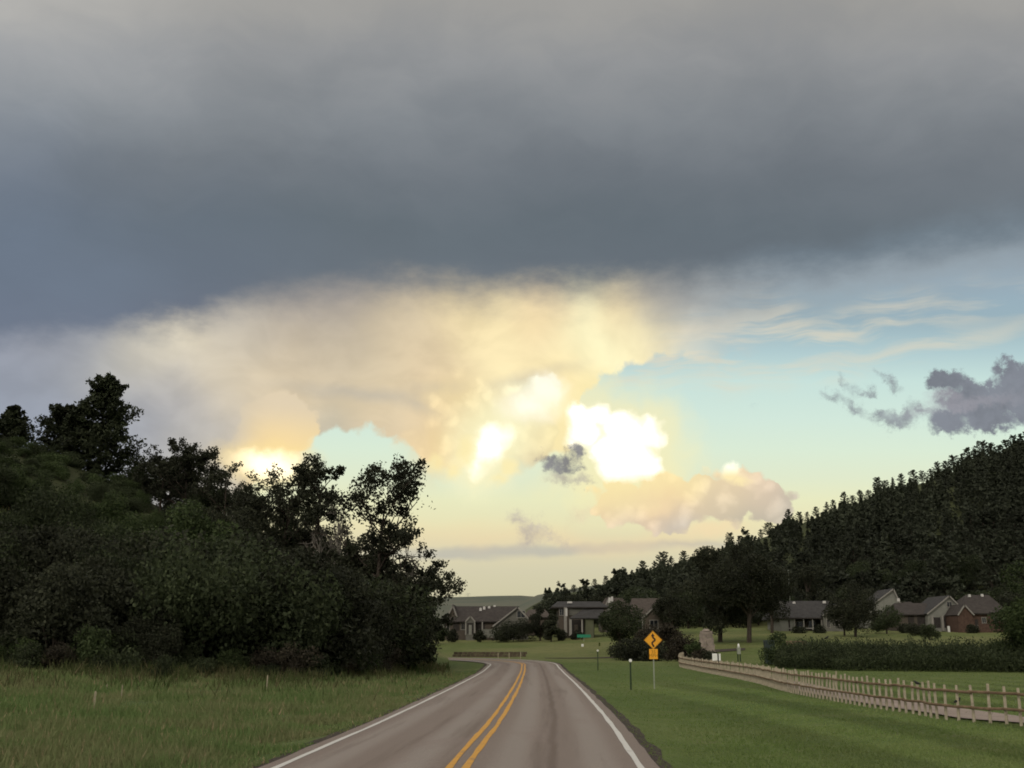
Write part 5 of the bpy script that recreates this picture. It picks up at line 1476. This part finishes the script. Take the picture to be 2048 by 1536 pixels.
H = House("grey_roofed_house", "ranch house with long dark grey roof and pale end walls, right of the tall trees", 1556, 1684, 1266, 216)
H.wall(1562, 1590, 1237, 0, 11, "siding_pale"); H.wall(1590, 1650, 1237, 2.2, 10.9, "dark_wood_and_shade", "porch_wall");  # recessed porch wall, its shade put into the dark colour
H.roof(1556, 1660, 1566, 1680, 1202, 1237, 0, 11, "roof_grey")
H.gable_front(1646, 1686, 1674, 1212, 1230, -0.9, 10, "siding_grey", "roof_grey", over=0.4, left_low=1232)
H.opening(1578, 1581, 1241, 1262, -0.02); H.window(1600, 1612, 1243, 1256, 2.2); H.window(1624, 1638, 1242, 1257, 2.2); H.window(1652, 1658, 1240, 1256, -0.9); H.window(1668, 1676, 1242, 1254, -0.9)
MB().box((H.X(1606), -0.2, H.Z(1257)), (H.X(1645) - H.X(1585), 0.1, 0.18)).build("porch_rail", M["trim"], H.o)
for px in (1590, 1608, 1626, 1644): H.post(px, 1238, 1267, -0.2, 0.2)
for px in (1576, 1603): H.vent(px, 1206, 4.4, 0.5, 0.35)
H.vent(1664, 1205, 4.0, 0.6, 0.45)
H.door(1616, 1622, 1245, 1264, 2.2, "siding_tan")

H = House("pale_gable_house", "house showing one large pale gable wall above the trees", 1735, 1806, 1266, 240)
H.gable_front(1742, 1806, 1793, 1181, 1214, 0, 10, "siding_pale", "roof_grey", left_low=1216); H.window(1758, 1768, 1222, 1236, 0.0); H.window(1784, 1794, 1222, 1236, 0.0)
H.wall(1806, 1850, 1222, 1, 10, "siding_tan"); H.roof(1800, 1852, 1810, 1845, 1204, 1222, 1, 10, "roof_brown")

H = House("column_house", "house with brown roof, pale gable and white porch columns at right", 1800, 1926, 1264, 214)
H.wall(1805, 1862, 1230, 1, 11, "siding_tan"); H.roof(1800, 1870, 1815, 1880, 1206, 1230, 1, 11, "roof_brown")
H.gable_front(1856, 1927, 1901, 1195, 1222, -0.6, 10, "siding_pale", "roof_grey", left_low=1228)
H.opening(1866, 1880, 1236, 1256, -0.62); H.opening(1884, 1916, 1234, 1256, -0.62); H.opening(1822, 1834, 1232, 1254, 0.98); H.opening(1840, 1857, 1232, 1256, 0.98)
for px in (1862, 1882, 1918): H.post(px, 1233, 1262, -1.2, 0.4)
H.window(1896, 1906, 1206, 1216, -0.6); H.door(1846, 1852, 1240, 1260, 0.9, "dark_wood_and_shade"); H.vent(1820, 1200, 5)

H = House("brick_house", "red-brown brick house with a hipped roof, last house at the right", 1918, 2016, 1264, 208)
H.wall(1932, 2014, 1229, 0, 11, "brick"); H.roof(1928, 2016, 1962, 2010, 1190, 1228, 0, 11, "roof_brown")
H.gable_front(1916, 1946, 1930, 1212, 1230, -0.6, 7, "brick", "roof_brown", over=0.35)
H.window(1966, 1974, 1236, 1247, 0.0); H.window(1990, 1998, 1236, 1248, 0.0); H.vent(1966, 1192, 4.6, 0.45, 0.5); H.vent(1994, 1191, 5, 0.45, 0.5); H.door(1952, 1958, 1240, 1262, 0.0, "dark_wood_and_shade")
pedestal(1989, 1253, 1262, 0.45, "white box against the brick house's wall")
pedestal(1898, 1252, 1264, 0.35, "white post before the column house's porch")
